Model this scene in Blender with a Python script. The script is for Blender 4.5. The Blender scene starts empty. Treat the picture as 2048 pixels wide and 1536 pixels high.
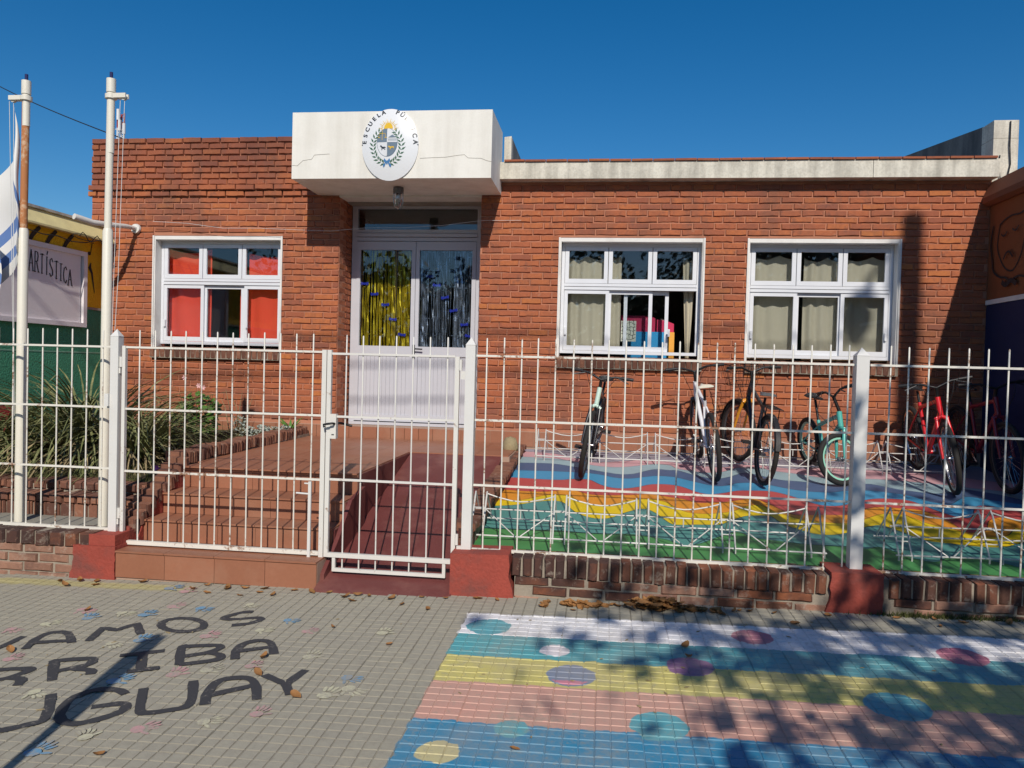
import bpy, math, random
from mathutils import Vector, Matrix
random.seed(7)
sc = bpy.context.scene
COL = sc.collection
R = math.radians

# ------------------------------------------------------------------ camera
cam_d = bpy.data.cameras.new('camera'); cam = bpy.data.objects.new('camera', cam_d); COL.objects.link(cam)
cam_d.sensor_width = 36.0; cam_d.lens = 1510.0/2048.0*36.0
cam_d.clip_start = 0.05; cam_d.clip_end = 1500
PITCH = math.atan(33/1510.0); ROLL = 0.026; YAW = R(7.0)
fw = Vector((-math.sin(YAW)*math.cos(PITCH), math.cos(YAW)*math.cos(PITCH), -math.sin(PITCH)))
r0 = Vector((math.cos(YAW), math.sin(YAW), 0)); u0 = r0.cross(fw)
rr = r0*math.cos(ROLL)+u0*math.sin(ROLL); uu = u0*math.cos(ROLL)-r0*math.sin(ROLL)
m = Matrix((rr, uu, -fw)).transposed().to_4x4(); m.translation = Vector((0, 0, 1.59))
cam.matrix_world = m
sc.camera = cam

# ------------------------------------------------------------------ sky, sun, exposure
SUN = Vector((0.143, -0.793, 0.592)).normalized()
w = bpy.data.worlds.new('World'); sc.world = w; w.use_nodes = True
nt = w.node_tree; nt.nodes.clear()
sky = nt.nodes.new('ShaderNodeTexSky'); sky.sky_type = 'NISHITA'; sky.sun_disc = False
sky.sun_elevation = math.asin(SUN.z); sky.sun_rotation = R(169.8)
sky.altitude = 0; sky.air_density = 1.0; sky.dust_density = 0.35; sky.ozone_density = 4.0
hs = nt.nodes.new('ShaderNodeHueSaturation'); hs.inputs['Saturation'].default_value = 1.37; hs.inputs['Value'].default_value = 0.97
bg = nt.nodes.new('ShaderNodeBackground'); bg.inputs['Strength'].default_value = 0.085
out = nt.nodes.new('ShaderNodeOutputWorld')
nt.links.new(sky.outputs[0], hs.inputs['Color']); nt.links.new(hs.outputs[0], bg.inputs['Color']); nt.links.new(bg.outputs[0], out.inputs[0])
sd = bpy.data.lights.new('sun', 'SUN'); sd.energy = 3.7; sd.angle = R(0.53); sd.color = (1.0, 0.93, 0.83)
sun = bpy.data.objects.new('sun', sd); COL.objects.link(sun)
sun.rotation_euler = SUN.to_track_quat('Z', 'Y').to_euler(); sun.location = (2, -8, 12)
sc.view_settings.view_transform = 'Standard'; sc.view_settings.look = 'None'
sc.view_settings.exposure = 0.1; sc.view_settings.gamma = 1.0; sc.view_settings.use_curve_mapping = False

# ------------------------------------------------------------------ materials
class NG:
    def __init__(s, name):
        s.m = bpy.data.materials.new(name); s.m.use_nodes = True
        s.t = s.m.node_tree; s.t.nodes.clear()
        s.out = s.n('ShaderNodeOutputMaterial')
    def n(s, typ, **kw):
        x = s.t.nodes.new(typ)
        for k, v in kw.items(): setattr(x, k, v)
        return x
    def put(s, sock, v):
        if isinstance(v, bpy.types.NodeSocket): s.t.links.new(v, sock)
        elif v is not None:
            if sock.type == 'RGBA' and len(v) == 3: v = (*v, 1)
            sock.default_value = v
    def math(s, op, a, b=None, c=None):
        x = s.n('ShaderNodeMath', operation=op); s.put(x.inputs[0], a)
        if b is not None: s.put(x.inputs[1], b)
        if c is not None: s.put(x.inputs[2], c)
        return x.outputs[0]
    def mix(s, f, a, b, blend='MIX'):
        x = s.n('ShaderNodeMix', data_type='RGBA', blend_type=blend)
        s.put(x.inputs[0], f); s.put(x.inputs[6], a); s.put(x.inputs[7], b); return x.outputs[2]
    def pos(s): return s.n('ShaderNodeNewGeometry').outputs['Position']
    def obj(s): return s.n('ShaderNodeTexCoord').outputs['Object']
    def noise(s, vec, scale, detail=4, rough=0.55, dim='3D'):
        x = s.n('ShaderNodeTexNoise'); s.put(x.inputs['Vector'], vec)
        x.inputs['Scale'].default_value = scale; x.inputs['Detail'].default_value = detail; x.inputs['Roughness'].default_value = rough
        return x.outputs['Fac']
    def scl(s, vec, v):
        x = s.n('ShaderNodeMapping'); s.put(x.inputs['Vector'], vec); x.inputs['Scale'].default_value = v; return x.outputs[0]
    def ramp(s, f, stops):
        x = s.n('ShaderNodeValToRGB'); s.put(x.inputs[0], f); e = x.color_ramp.elements
        while len(e) < len(stops): e.new(0.5)
        for i, (p, c) in enumerate(stops):
            e[i].position = p; e[i].color = (*c, 1) if len(c) == 3 else c
        return x.outputs[0]
    def rng(s, f, a, b, c=0.0, d=1.0):
        x = s.n('ShaderNodeMapRange'); s.put(x.inputs[0], f)
        for i, v in zip((1, 2, 3, 4), (a, b, c, d)): s.put(x.inputs[i], v)
        return x.outputs[0]
    def bsdf(s, col, rough=0.8, metal=0.0, bump=None, bstr=0.3, bdist=0.01, spec=0.5):
        b = s.n('ShaderNodeBsdfPrincipled'); s.put(b.inputs['Base Color'], col); s.put(b.inputs['Roughness'], rough)
        s.put(b.inputs['Metallic'], metal); s.put(b.inputs['Specular IOR Level'], spec)
        if bump is not None:
            x = s.n('ShaderNodeBump'); x.inputs['Strength'].default_value = bstr; x.inputs['Distance'].default_value = bdist
            s.put(x.inputs['Height'], bump); s.t.links.new(x.outputs[0], b.inputs['Normal'])
        s.t.links.new(b.outputs[0], s.out.inputs[0]); return b
    def rnd(s):
        a = s.n('ShaderNodeObjectInfo').outputs['Random']; b = s.n('ShaderNodeNewGeometry').outputs['Random Per Island']
        return s.math('FRACT', s.math('ADD', a, b))

def mul(c, k): return tuple(min(1, x*k) for x in c)

def pm(name, c, var=0.18, scale=6.0, rough=0.75, metal=0.0, fine=90.0, bstr=0.25, bd=0.004, dirt=None, dscale=2.2, damt=0.5, rnd=0.0, spec=0.4):
    g = NG(name); p = g.pos()
    n1 = g.noise(p, scale); col = g.mix(n1, mul(c, 1-var), mul(c, 1+var))
    n2 = g.noise(p, fine, 3)
    col = g.mix(g.rng(n2, 0.35, 0.7, 0, 0.35), col, mul(c, 1-var*1.6))
    if rnd: col = g.mix(g.math('MULTIPLY', g.rnd(), rnd), col, mul(c, 0.35))
    if dirt: col = g.mix(g.rng(g.noise(p, dscale, 6, 0.62), 0.5, 0.68, 0, damt), col, dirt)
    g.bsdf(col, g.rng(n1, 0.3, 0.7, rough-0.06, rough+0.06), metal, n2, bstr, bd, spec)
    return g.m

def painted_metal(name, c, rust=(0.20, 0.075, 0.02), amt=0.61, rough=0.42):
    g = NG(name); p = g.pos()
    n = g.noise(p, 3.0, 6, 0.65); n2 = g.noise(p, 38, 4, 0.6)
    f = g.math('ADD', g.math('MULTIPLY', n, 0.65), g.math('MULTIPLY', n2, 0.35))
    col = g.mix(g.noise(p, 5, 3), mul(c, 0.88), c)
    col = g.mix(g.rng(f, amt-0.035, amt+0.03, 0, 0.9), col, rust)
    g.bsdf(col, g.rng(f, amt-0.03, amt+0.02, rough, 0.85), 0, n2, 0.15, 0.003)
    return g.m

def brick_mat(name, stops, dark=(0.05, 0.03, 0.028), damt=0.55, dlo=0.5, dhi=0.72, lime=0.0, soot_top=False):
    g = NG(name); p = g.pos(); r = g.rnd()
    col = g.ramp(r, stops)
    n = g.noise(p, 26, 5, 0.6); col = g.mix(g.rng(n, 0.3, 0.75, 0, 0.45), col, mul(stops[0][1], 0.75))
    col = g.mix(g.rng(g.noise(p, 1.3, 6, 0.65), dlo, dhi, 0, damt), col, dark)
    if soot_top:
        z = g.n('ShaderNodeSeparateXYZ'); g.put(z.inputs[0], p)
        k = g.math('MULTIPLY', g.rng(z.outputs[2], 3.5, 4.3, 0, 1), g.rng(g.noise(p, 2.2, 5), 0.3, 0.6, 0.35, 1))
        col = g.mix(g.math('MULTIPLY', k, 0.62), col, (0.10, 0.04, 0.035))
    if soot_top:
        k2 = g.math('MULTIPLY', g.rng(z.outputs[2], 1.25, 0.85, 0, 1), g.rng(g.noise(p, 3.0, 5), 0.35, 0.6, 0.2, 1))
        col = g.mix(g.math('MULTIPLY', k2, 0.55), col, (0.15, 0.09, 0.075))
        st = g.noise(g.scl(p, (3.2, 3.2, 0.45)), 1.0, 5, 0.65); col = g.mix(g.rng(st, 0.52, 0.68, 0, 0.45), col, (0.17, 0.085, 0.062))
    if lime: col = g.mix(g.rng(g.noise(p, 14, 6, 0.7), 0.55, 0.7, 0, lime), col, (0.42, 0.36, 0.29))
    col = g.mix(g.rng(g.noise(p, 6.5, 5, 0.7), 0.56, 0.70, 0, 0.5), col, (0.14, 0.075, 0.06)); col = g.mix(g.rng(g.noise(p, 11, 6, 0.75), 0.62, 0.74, 0, 0.4), col, (0.52, 0.33, 0.23))
    b = g.math('ADD', g.noise(p, 70, 4), g.math('MULTIPLY', g.noise(p, 240, 2), 0.5))
    g.bsdf(col, 0.9, 0, b, 0.5, 0.006, 0.25)
    return g.m

M = {}
M['brick'] = brick_mat('wall brick', [(0, (0.31, 0.105, 0.062)), (0.25, (0.40, 0.124, 0.060)), (0.75, (0.46, 0.145, 0.062)), (0.95, (0.49, 0.160, 0.060)), (1, (0.52, 0.178, 0.055))], dark=(0.12, 0.065, 0.055), damt=0.62, dlo=0.50, dhi=0.72, soot_top=True)
M['mortar'] = pm('wall mortar', (0.47, 0.20, 0.12), 0.2, 9, 0.95, fine=160, bstr=0.5, dirt=(0.16, 0.08, 0.06), damt=0.55)
M['old_brick'] = brick_mat('weathered low wall brick', [(0, (0.08, 0.042, 0.03)), (0.4, (0.18, 0.075, 0.045)), (0.75, (0.27, 0.095, 0.05)), (1, (0.34, 0.115, 0.05))], damt=0.85, dlo=0.40, dhi=0.60, lime=0.55)
M['pale_brick'] = brick_mat('limewashed low wall brick', [(0, (0.25, 0.13, 0.09)), (0.5, (0.36, 0.19, 0.13)), (1, (0.42, 0.25, 0.18))], damt=0.4, lime=0.75)
M['old_mortar'] = pm('old mortar', (0.33, 0.28, 0.22), 0.25, 12, 0.95, fine=120, bstr=0.6, dirt=(0.07, 0.055, 0.045), damt=0.8, dscale=3)
M['edge_brick'] = brick_mat('garden edging brick', [(0, (0.12, 0.055, 0.04)), (0.5, (0.23, 0.10, 0.065)), (1, (0.33, 0.15, 0.09))], damt=0.5, lime=0.4)
def streak(name, c, d, sx=7.0, amt=0.8, speck=0.25):
    g = NG(name); p = g.pos()
    s = g.noise(g.scl(p, (sx, sx, 0.5)), 1.0, 5, 0.6); s2 = g.noise(p, 5, 5)
    f = g.math('ADD', g.math('MULTIPLY', s, 0.7), g.math('MULTIPLY', s2, 0.3))
    col = g.mix(g.rng(f, 0.42, 0.66, 0, amt), c, d); col = g.mix(g.rng(g.noise(p, 50, 3), 0.4, 0.7, 0, speck), col, mul(d, 0.7))
    g.bsdf(col, 0.85, 0, g.noise(p, 90, 3), 0.3, 0.004); return g.m
M['white_wall'] = streak('cream painted concrete', (0.80, 0.775, 0.71), (0.52, 0.49, 0.42), 5.0, 0.42, 0.06)
M['fascia'] = streak('weathered white concrete', (0.70, 0.66, 0.56), (0.24, 0.22, 0.18))
M['parapet_shade'] = streak('streaky parapet darkened for shade', (0.20, 0.19, 0.18), (0.035, 0.035, 0.04), 5)  # dark colour stands in for shade on the receding parapet sides
M['red_paint'] = pm('red oxide paint', (0.33, 0.062, 0.042), 0.22, 5, 0.85, fine=48, bstr=0.8, bd=0.008, dirt=(0.17, 0.06, 0.05), dscale=4.5, damt=0.75)
M['maroon'] = pm('maroon floor paint', (0.155, 0.042, 0.038), 0.2, 4, 0.55, fine=60, bstr=0.25, dirt=(0.30, 0.14, 0.11), dscale=3.5, damt=0.35)
M['tile_red'] = pm('terracotta tile', (0.335, 0.138, 0.078), 0.12, 3, 0.5, fine=45, bstr=0.1, rnd=0.16, dirt=(0.36, 0.20, 0.13), dscale=2.5, damt=0.45)
M['grout'] = pm('tile grout', (0.40, 0.27, 0.20), 0.15, 10, 0.95)
M['fence_w'] = painted_metal('cream fence paint', (0.77, 0.74, 0.66), amt=0.575)
M['gate_w'] = painted_metal('white gate paint', (0.73, 0.71, 0.66), amt=0.63)
M['post_w'] = painted_metal('white post paint', (0.72, 0.71, 0.68), amt=0.68)
M['pole_w'] = painted_metal('cream pole paint', (0.78, 0.74, 0.63), amt=0.66)
M['pole_rust'] = painted_metal('rusting pole paint', (0.62, 0.40, 0.24), rust=(0.42, 0.15, 0.045), amt=0.47)
M['rack_w'] = painted_metal('white rack paint', (0.58, 0.57, 0.54), amt=0.66)
M['alu'] = pm('white aluminium', (0.70, 0.715, 0.75), 0.04, 5, 0.35, fine=40, bstr=0.03, spec=0.5)
M['alu_door'] = pm('grey white door aluminium', (0.52, 0.525, 0.57), 0.04, 5, 0.4, fine=40, bstr=0.03)
M['reveal'] = pm('white plaster reveal', (0.76, 0.74, 0.70), 0.08, 6, 0.8, fine=70, bstr=0.3, dirt=(0.4, 0.36, 0.32), damt=0.35)
M['dark_metal'] = pm('dark metal', (0.03, 0.03, 0.032), 0.2, 9, 0.4, 0.6)
M['chrome'] = pm('bright steel', (0.55, 0.55, 0.56), 0.1, 9, 0.25, 1.0, bstr=0.02)
M['rubber'] = pm('tyre rubber', (0.022, 0.021, 0.02), 0.3, 20, 0.8, fine=200, bstr=0.3)
M['black_plastic'] = pm('black plastic', (0.018, 0.018, 0.02), 0.2, 20, 0.5)
M['soil'] = pm('garden soil', (0.10, 0.075, 0.045), 0.35, 9, 0.95, fine=60, bstr=0.9, bd=0.02, dirt=(0.10, 0.10, 0.03), dscale=4)
M['grass'] = pm('dry green grass', (0.115, 0.125, 0.035), 0.4, 6, 0.8, rnd=0.6)
M['strap_leaf'] = pm('olive strap leaf', (0.20, 0.22, 0.085), 0.35, 8, 0.5, rnd=0.55, dirt=(0.45, 0.41, 0.20), dscale=7, damt=0.7, spec=0.5)
M['dry_leaf'] = pm('dead straw leaf', (0.40, 0.31, 0.17), 0.3, 8, 0.8, rnd=0.5)
M['green_leaf'] = pm('fresh green leaf', (0.10, 0.22, 0.035), 0.3, 9, 0.5, rnd=0.5)
M['silver_leaf'] = pm('silvery leaf', (0.38, 0.42, 0.36), 0.2, 12, 0.8, rnd=0.4)
M['flower_red'] = pm('red petal', (0.55, 0.02, 0.03), 0.15)
M['flower_pink'] = pm('pale pink petal', (0.75, 0.45, 0.45), 0.15)
M['flower_purple'] = pm('purple petal', (0.45, 0.10, 0.50), 0.15)
M['stem'] = pm('plant stem', (0.16, 0.12, 0.06), 0.3, 20)
M['fallen'] = pm('dry fallen leaf', (0.36, 0.17, 0.055), 0.3, 10, 0.75, rnd=0.55, bstr=0.3)
M['bark'] = pm('tree bark', (0.12, 0.09, 0.065), 0.3, 14, 0.9, fine=50, bstr=0.8, bd=0.02)
M['tree_leaf'] = pm('autumn tree leaf', (0.10, 0.105, 0.03), 0.35, 4, 0.6, rnd=0.6)
M['asphalt'] = pm('asphalt', (0.05, 0.05, 0.05), 0.2, 3, 0.9, fine=140, bstr=0.6)
M['earth'] = pm('bare earth verge', (0.14, 0.12, 0.085), 0.3, 2, 0.95, fine=20, bstr=0.5)
M['concrete'] = pm('grey concrete', (0.33, 0.31, 0.27), 0.15, 4, 0.9, fine=90, bstr=0.4, dirt=(0.16, 0.15, 0.12), damt=0.6)
M['patio'] = pm('patio paving', (0.30, 0.285, 0.24), 0.2, 5, 0.9, fine=80, bstr=0.5, rnd=0.25, dirt=(0.12, 0.11, 0.08))
M['yellow_wall'] = pm('yellow roughcast', (0.78, 0.48, 0.015), 0.1, 6, 0.9, fine=55, bstr=1.0, bd=0.012)
M['pale_yellow'] = pm('faded yellow paint', (0.80, 0.70, 0.34), 0.12, 4, 0.85, dirt=(0.4, 0.33, 0.2), damt=0.4)
M['green_wall'] = pm('green roughcast', (0.06, 0.28, 0.165), 0.15, 6, 0.9, fine=50, bstr=1.0, bd=0.014)
M['red_wall'] = pm('red roughcast', (0.45, 0.05, 0.05), 0.15, 6, 0.9, fine=50, bstr=1.0, bd=0.014)
M['sign_panel'] = pm('grey white panel', (0.78, 0.73, 0.74), 0.06, 3, 0.75, fine=50, bstr=0.2)
M['ink'] = pm('black paint', (0.025, 0.024, 0.026), 0.2, 8, 0.7)
M['orange_wall'] = pm('orange wall paint', (0.24, 0.08, 0.028), 0.1, 4, 0.85, fine=60, bstr=0.4)
M['navy_wall'] = pm('navy wall paint', (0.014, 0.02, 0.075), 0.15, 4, 0.8, fine=60, bstr=0.4)
M['terracotta'] = pm('terracotta cornice', (0.22, 0.075, 0.035), 0.2, 5, 0.85, dirt=(0.12, 0.06, 0.04))
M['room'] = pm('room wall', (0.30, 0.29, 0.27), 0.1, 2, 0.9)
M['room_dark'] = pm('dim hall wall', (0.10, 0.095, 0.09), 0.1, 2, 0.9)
M['red_curtain'] = pm('red curtain cloth', (0.78, 0.075, 0.035), 0.08, 4, 0.85, fine=120, bstr=0.1)
M['beige_curtain'] = pm('beige curtain cloth', (0.50, 0.45, 0.34), 0.08, 4, 0.85, fine=120, bstr=0.1)
M['gold'] = pm('gold tinsel foil', (0.62, 0.47, 0.03), 0.2, 10, 0.34, 0.7)
M['silver'] = pm('silver tinsel foil', (0.34, 0.38, 0.45), 0.2, 10, 0.3, 0.85)
M['blue_foil'] = pm('blue foil card', (0.018, 0.03, 0.34), 0.15, 10, 0.35)
M['plastic_red'] = pm('pink red plastic', (0.55, 0.03, 0.10), 0.05)
M['plastic_blue'] = pm('sky blue plastic', (0.04, 0.35, 0.70), 0.05)
M['plastic_orange'] = pm('orange plastic', (0.80, 0.38, 0.06), 0.05)
M['paper'] = pm('cream paper', (0.78, 0.75, 0.62), 0.04)
M['flag_white'] = pm('white flag cloth', (0.74, 0.73, 0.70), 0.06, 5, 0.85, fine=160, bstr=0.1)
M['flag_blue'] = pm('blue flag cloth', (0.12, 0.21, 0.45), 0.08, 5, 0.85, fine=160, bstr=0.1)
M['rope'] = pm('nylon rope', (0.66, 0.66, 0.64), 0.1)
M['cable'] = pm('black cable', (0.015, 0.015, 0.017), 0.1)
M['stone'] = pm('pale field stone', (0.33, 0.265, 0.15), 0.25, 14, 0.9, fine=50, bstr=0.8)
M['mast_red'] = pm('red mast steel', (0.35, 0.06, 0.05), 0.1)
M['mast_white'] = pm('white mast steel', (0.72, 0.72, 0.72), 0.1)
M['lamp_body'] = pm('grey lamp casting', (0.16, 0.17, 0.18), 0.15, 9, 0.5, 0.5)
M['navy_cap'] = pm('dark blue cap', (0.015, 0.02, 0.10), 0.1)

def enamel(name, c, rough=0.16):
    g = NG(name); b = g.bsdf(g.mix(g.noise(g.pos(), 4, 3), mul(c, 0.96), c), rough, 0, None, spec=0.6); return g.m
M['enamel'] = enamel('glossy white enamel', (0.76, 0.77, 0.78), 0.23)
for k, c in dict(en_black=(0.03, 0.035, 0.04), en_gold=(0.75, 0.47, 0.03), en_slate=(0.16, 0.21, 0.26), en_grey=(0.45, 0.48, 0.50), en_green=(0.06, 0.14, 0.08), en_blue=(0.08, 0.22, 0.45), en_white=(0.72, 0.73, 0.74)).items():
    M[k] = enamel(k, c, 0.22)

def glass(name, tint=(0.86, 0.9, 0.92), k=1.0, add=0.05):
    g = NG(name); tr = g.n('ShaderNodeBsdfTransparent'); tr.inputs[0].default_value = (*tint, 1)
    gl = g.n('ShaderNodeBsdfGlossy'); gl.inputs['Roughness'].default_value = 0.015; gl.inputs[0].default_value = (0.95, 0.97, 1, 1)
    fr = g.n('ShaderNodeFresnel'); fr.inputs[0].default_value = 1.5
    f = g.math('ADD', g.math('MULTIPLY', fr.outputs[0], k), add)
    mx = g.n('ShaderNodeMixShader'); g.put(mx.inputs[0], f)
    g.t.links.new(tr.outputs[0], mx.inputs[1]); g.t.links.new(gl.outputs[0], mx.inputs[2]); g.t.links.new(mx.outputs[0], g.out.inputs[0])
    return g.m
M['glass'] = glass('window glass', (0.93, 0.95, 0.96), k=0.9, add=0.015)
M['jar'] = glass('lamp jar glass', (0.75, 0.78, 0.78), 1.5, 0.05)

def tile_mat(name, groove):
    g = NG(name); p = g.pos(); s = g.n('ShaderNodeSeparateXYZ'); g.put(s.inputs[0], p)
    wob = g.math('MULTIPLY', g.math('SUBTRACT', g.noise(p, 14, 5), 0.5), 0.05)
    X = g.math('ADD', s.outputs[0], wob); Y = g.math('ADD', s.outputs[1], wob)
    n1 = g.noise(p, 1.4, 5, 0.6); n2 = g.noise(p, 30, 4, 0.6)
    gray = g.mix(n1, (0.315, 0.292, 0.228), (0.42, 0.388, 0.305))
    gray = g.mix(g.rng(n2, 0.45, 0.75, 0, 0.4), gray, (0.22, 0.195, 0.16))
    gray = g.mix(g.math('MULTIPLY', g.n('ShaderNodeObjectInfo').outputs['Random'], 0.18), gray, (0.25, 0.235, 0.21))
    # faint old yellow line beside the wall, left of the gate
    yl = g.math('MULTIPLY', g.math('MULTIPLY', g.rng(Y, 4.74, 4.78), g.rng(Y, 4.86, 4.90, 1, 0)), g.rng(X, -2.9, -2.7, 1, 0))
    gray = g.mix(g.math('MULTIPLY', yl, 0.5), gray, (0.50, 0.43, 0.12))
    if groove: gray = g.mix(g.rng(n1, 0.35, 0.65, 0.12, 0.5), gray, (0.13, 0.113, 0.09))
    def st(e): return g.rng(Y, e-0.004, e+0.004)
    c = (0.032, 0.235, 0.40)
    c = g.mix(st(3.22), c, (0.60, 0.33, 0.26)); c = g.mix(st(3.62), c, (0.60, 0.53, 0.17))
    c = g.mix(st(3.95), c, (0.085, 0.36, 0.40)); c = g.mix(st(4.26), c, (0.78, 0.77, 0.78))
    mask = g.math('MULTIPLY', g.rng(Y, 4.616, 4.624, 1, 0), g.rng(X, -0.806, -0.798))
    pc = dict(teal=(0.095, 0.36, 0.42), white=(0.75, 0.70, 0.72), slate=(0.20, 0.25, 0.35), beige=(0.56, 0.50, 0.26), purple=(0.30, 0.15, 0.28), pink=(0.52, 0.16, 0.24))
    for (cx, cy, r, k) in [(-0.639, 4.394, 0.129, 'teal'), (-0.227, 4.08, 0.078, 'white'), (-0.126, 3.765, 0.125, 'slate'), (-0.357, 3.185, 0.076, 'teal'), (-0.624, 2.953, 0.088, 'beige'),
                           (0.275, 3.294, 0.127, 'teal'), (0.48, 3.963, 0.122, 'purple'), (0.882, 4.44, 0.114, 'pink'), (1.953, 4.304, 0.125, 'pink'), (1.379, 3.638, 0.143, 'teal')]:
        dx = g.math('SUBTRACT', X, cx); dy = g.math('SUBTRACT', Y, cy)
        d = g.math('SQRT', g.math('ADD', g.math('MULTIPLY', dx, dx), g.math('MULTIPLY', dy, dy)))
        c = g.mix(g.rng(d, r-0.003, r+0.003, 1, 0), c, pc[k])
        if k == 'slate': c = g.mix(g.math('MULTIPLY', g.rng(d, r-0.02, r-0.016, 1, 0), g.rng(Y, 3.70, 3.71, 1, 0)), c, (0.62, 0.22, 0.30))
    if groove: c = g.mix(0.08, c, (0.62, 0.56, 0.48))
    wear = g.rng(g.noise(p, 38, 6, 0.75), 0.55, 0.70, 0, 0.9)
    c = g.mix(g.rng(g.noise(p, 3.2, 6, 0.65), 0.42, 0.7, 0, 0.42), c, (0.38, 0.33, 0.27))
    scuff = g.rng(g.math('ADD', g.math('MULTIPLY', g.noise(p, 2.1, 6, 0.7), 0.55), g.math('MULTIPLY', n2, 0.45)), 0.53, 0.64, 0, 0.5)
    f = g.math('MULTIPLY', mask, g.math('SUBTRACT', 1.0, g.math('MAXIMUM', g.math('MULTIPLY', wear, 0.7), scuff)))
    col = g.mix(f, gray, c)
    g.bsdf(col, g.rng(f, 0, 1, 0.92, 0.6), 0, g.noise(p, 140, 4, 0.6), 0.35, 0.003, 0.35)
    return g.m
M['tile'] = tile_mat('paving tile', False); M['tile_groove'] = tile_mat('paving tile groove', True)

def floor_paint(name, c): return pm(name, c, 0.07, 2.5, 0.55, fine=40, bstr=0.1, dirt=mul(c, 0.62), dscale=2.4, damt=0.35)
YC = dict(lilac=(0.31, 0.30, 0.36), pink=(0.58, 0.34, 0.37), pale=(0.30, 0.42, 0.46), slate=(0.07, 0.115, 0.22), blue=(0.055, 0.28, 0.48), red=(0.48, 0.075, 0.07), orange=(0.72, 0.28, 0.025), yellow=(0.76, 0.54, 0.012), teal=(0.085, 0.27, 0.24), green=(0.065, 0.25, 0.075))
for k, c in YC.items(): M['yard_'+k] = floor_paint('yard paint '+k, c)
for k, c in dict(black=(0.045, 0.045, 0.05), cream=(0.62, 0.60, 0.40), blue=(0.07, 0.30, 0.52), pink=(0.62, 0.30, 0.32)).items():
    g = NG('street paint '+k); n = g.noise(g.pos(), 60, 5, 0.7)
    n3 = g.noise(g.pos(), 9, 4, 0.6); lo = 0.62 if k == 'black' else 0.51
    g.bsdf(g.mix(g.rng(g.math('ADD', g.math('MULTIPLY', n, 0.6), g.math('MULTIPLY', n3, 0.4)), lo-0.06, lo+0.08, 0.0 if k == 'black' else 0.25, 0.92), c, (0.35, 0.315, 0.26)), 0.8); M['sp_'+k] = g.m

# ------------------------------------------------------------------ mesh builder
class MB:
    def __init__(s): s.v = []; s.f = []; s.mi = []
    def quadf(s, idx, mi=0): s.f.append(tuple(idx)); s.mi.append(mi)
    def box(s, x0, x1, y0, y1, z0, z1, mi=0):
        b = len(s.v)
        s.v += [(x, y, z) for z in (z0, z1) for y in (y0, y1) for x in (x0, x1)]
        for q in ((0, 2, 3, 1), (4, 5, 7, 6), (0, 1, 5, 4), (2, 6, 7, 3), (0, 4, 6, 2), (1, 3, 7, 5)): s.quadf([b+i for i in q], mi)
        return s
    def poly(s, pts, mi=0):
        b = len(s.v); s.v += [tuple(p) for p in pts]; s.quadf(range(b, b+len(pts)), mi); return s
    def prism(s, pts, d, mi=0):
        n = len(pts); b = len(s.v); d = Vector(d)
        s.v += [tuple(p) for p in pts] + [tuple(Vector(p)+d) for p in pts]
        s.quadf(list(range(b+n-1, b-1, -1)), mi); s.quadf(range(b+n, b+2*n), mi)
        for i in range(n): j = (i+1) % n; s.quadf((b+i, b+j, b+n+j, b+n+i), mi)
        return s
    def tube(s, pts, r, n=8, mi=0, closed=False, cap=True):
        pts = [Vector(p) for p in pts]; N = len(pts); rs = r if isinstance(r, (list, tuple)) else [r]*N
        rings = []; prev = None
        for i in range(N):
            a = pts[(i-1) % N] if (closed or i > 0) else pts[i]; c = pts[(i+1) % N] if (closed or i < N-1) else pts[i]
            t = (c-a).normalized()
            if prev is None:
                q = Vector((0, 0, 1)) if abs(t.z) < 0.9 else Vector((1, 0, 0)); x = t.cross(q).normalized()
            else:
                x = prev - t*prev.dot(t); x = x.normalized() if x.length > 1e-6 else t.orthogonal().normalized()
            prev = x; y = t.cross(x); b = len(s.v)
            for k in range(n):
                a_ = 2*math.pi*k/n; s.v.append(tuple(pts[i]+(x*math.cos(a_)+y*math.sin(a_))*rs[i]))
            rings.append(b)
        for i in range(N if closed else N-1):
            a, b = rings[i], rings[(i+1) % N]
            for k in range(n): s.quadf((a+k, a+(k+1) % n, b+(k+1) % n, b+k), mi)
        if cap and not closed:
            s.quadf([rings[0]+k for k in range(n-1, -1, -1)], mi); s.quadf([rings[-1]+k for k in range(n)], mi)
        return s
    def lathe(s, prof, c, n=16, mi=0, axis='z'):
        b = len(s.v)
        for (r, h) in prof:
            for k in range(n):
                a = 2*math.pi*k/n; u, v = r*math.cos(a), r*math.sin(a)
                o = (u, v, h) if axis == 'z' else ((u, h, v) if axis == 'y' else (h, u, v))
                s.v.append((c[0]+o[0], c[1]+o[1], c[2]+o[2]))
        for i in range(len(prof)-1):
            for k in range(n): s.quadf((b+i*n+k, b+i*n+(k+1) % n, b+(i+1)*n+(k+1) % n, b+(i+1)*n+k), mi)
        return s
    def ribbon(s, pts, w, up, mi=0, wv=None):
        pts = [Vector(p) for p in pts]; up = Vector(up); b = len(s.v); N = len(pts)
        for i, p in enumerate(pts):
            t = (pts[min(i+1, N-1)]-pts[max(i-1, 0)]).normalized(); q = t.cross(up).normalized()
            ww = (w[i] if isinstance(w, (list, tuple)) else w)/2
            s.v += [tuple(p-q*ww), tuple(p+q*ww)]
        for i in range(N-1): s.quadf((b+2*i, b+2*i+1, b+2*i+3, b+2*i+2), mi)
        return s
    def mesh(s, name, mats, smooth=None):
        me = bpy.data.meshes.new(name); me.from_pydata(s.v, [], s.f)
        for q in (mats if isinstance(mats, (list, tuple)) else [mats]): me.materials.append(q)
        if len(me.materials) > 1:
            me.polygons.foreach_set('material_index', s.mi)
        if smooth:
            me.shade_smooth(); me.set_sharp_from_angle(angle=R(smooth))
        me.update(); return me

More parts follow.
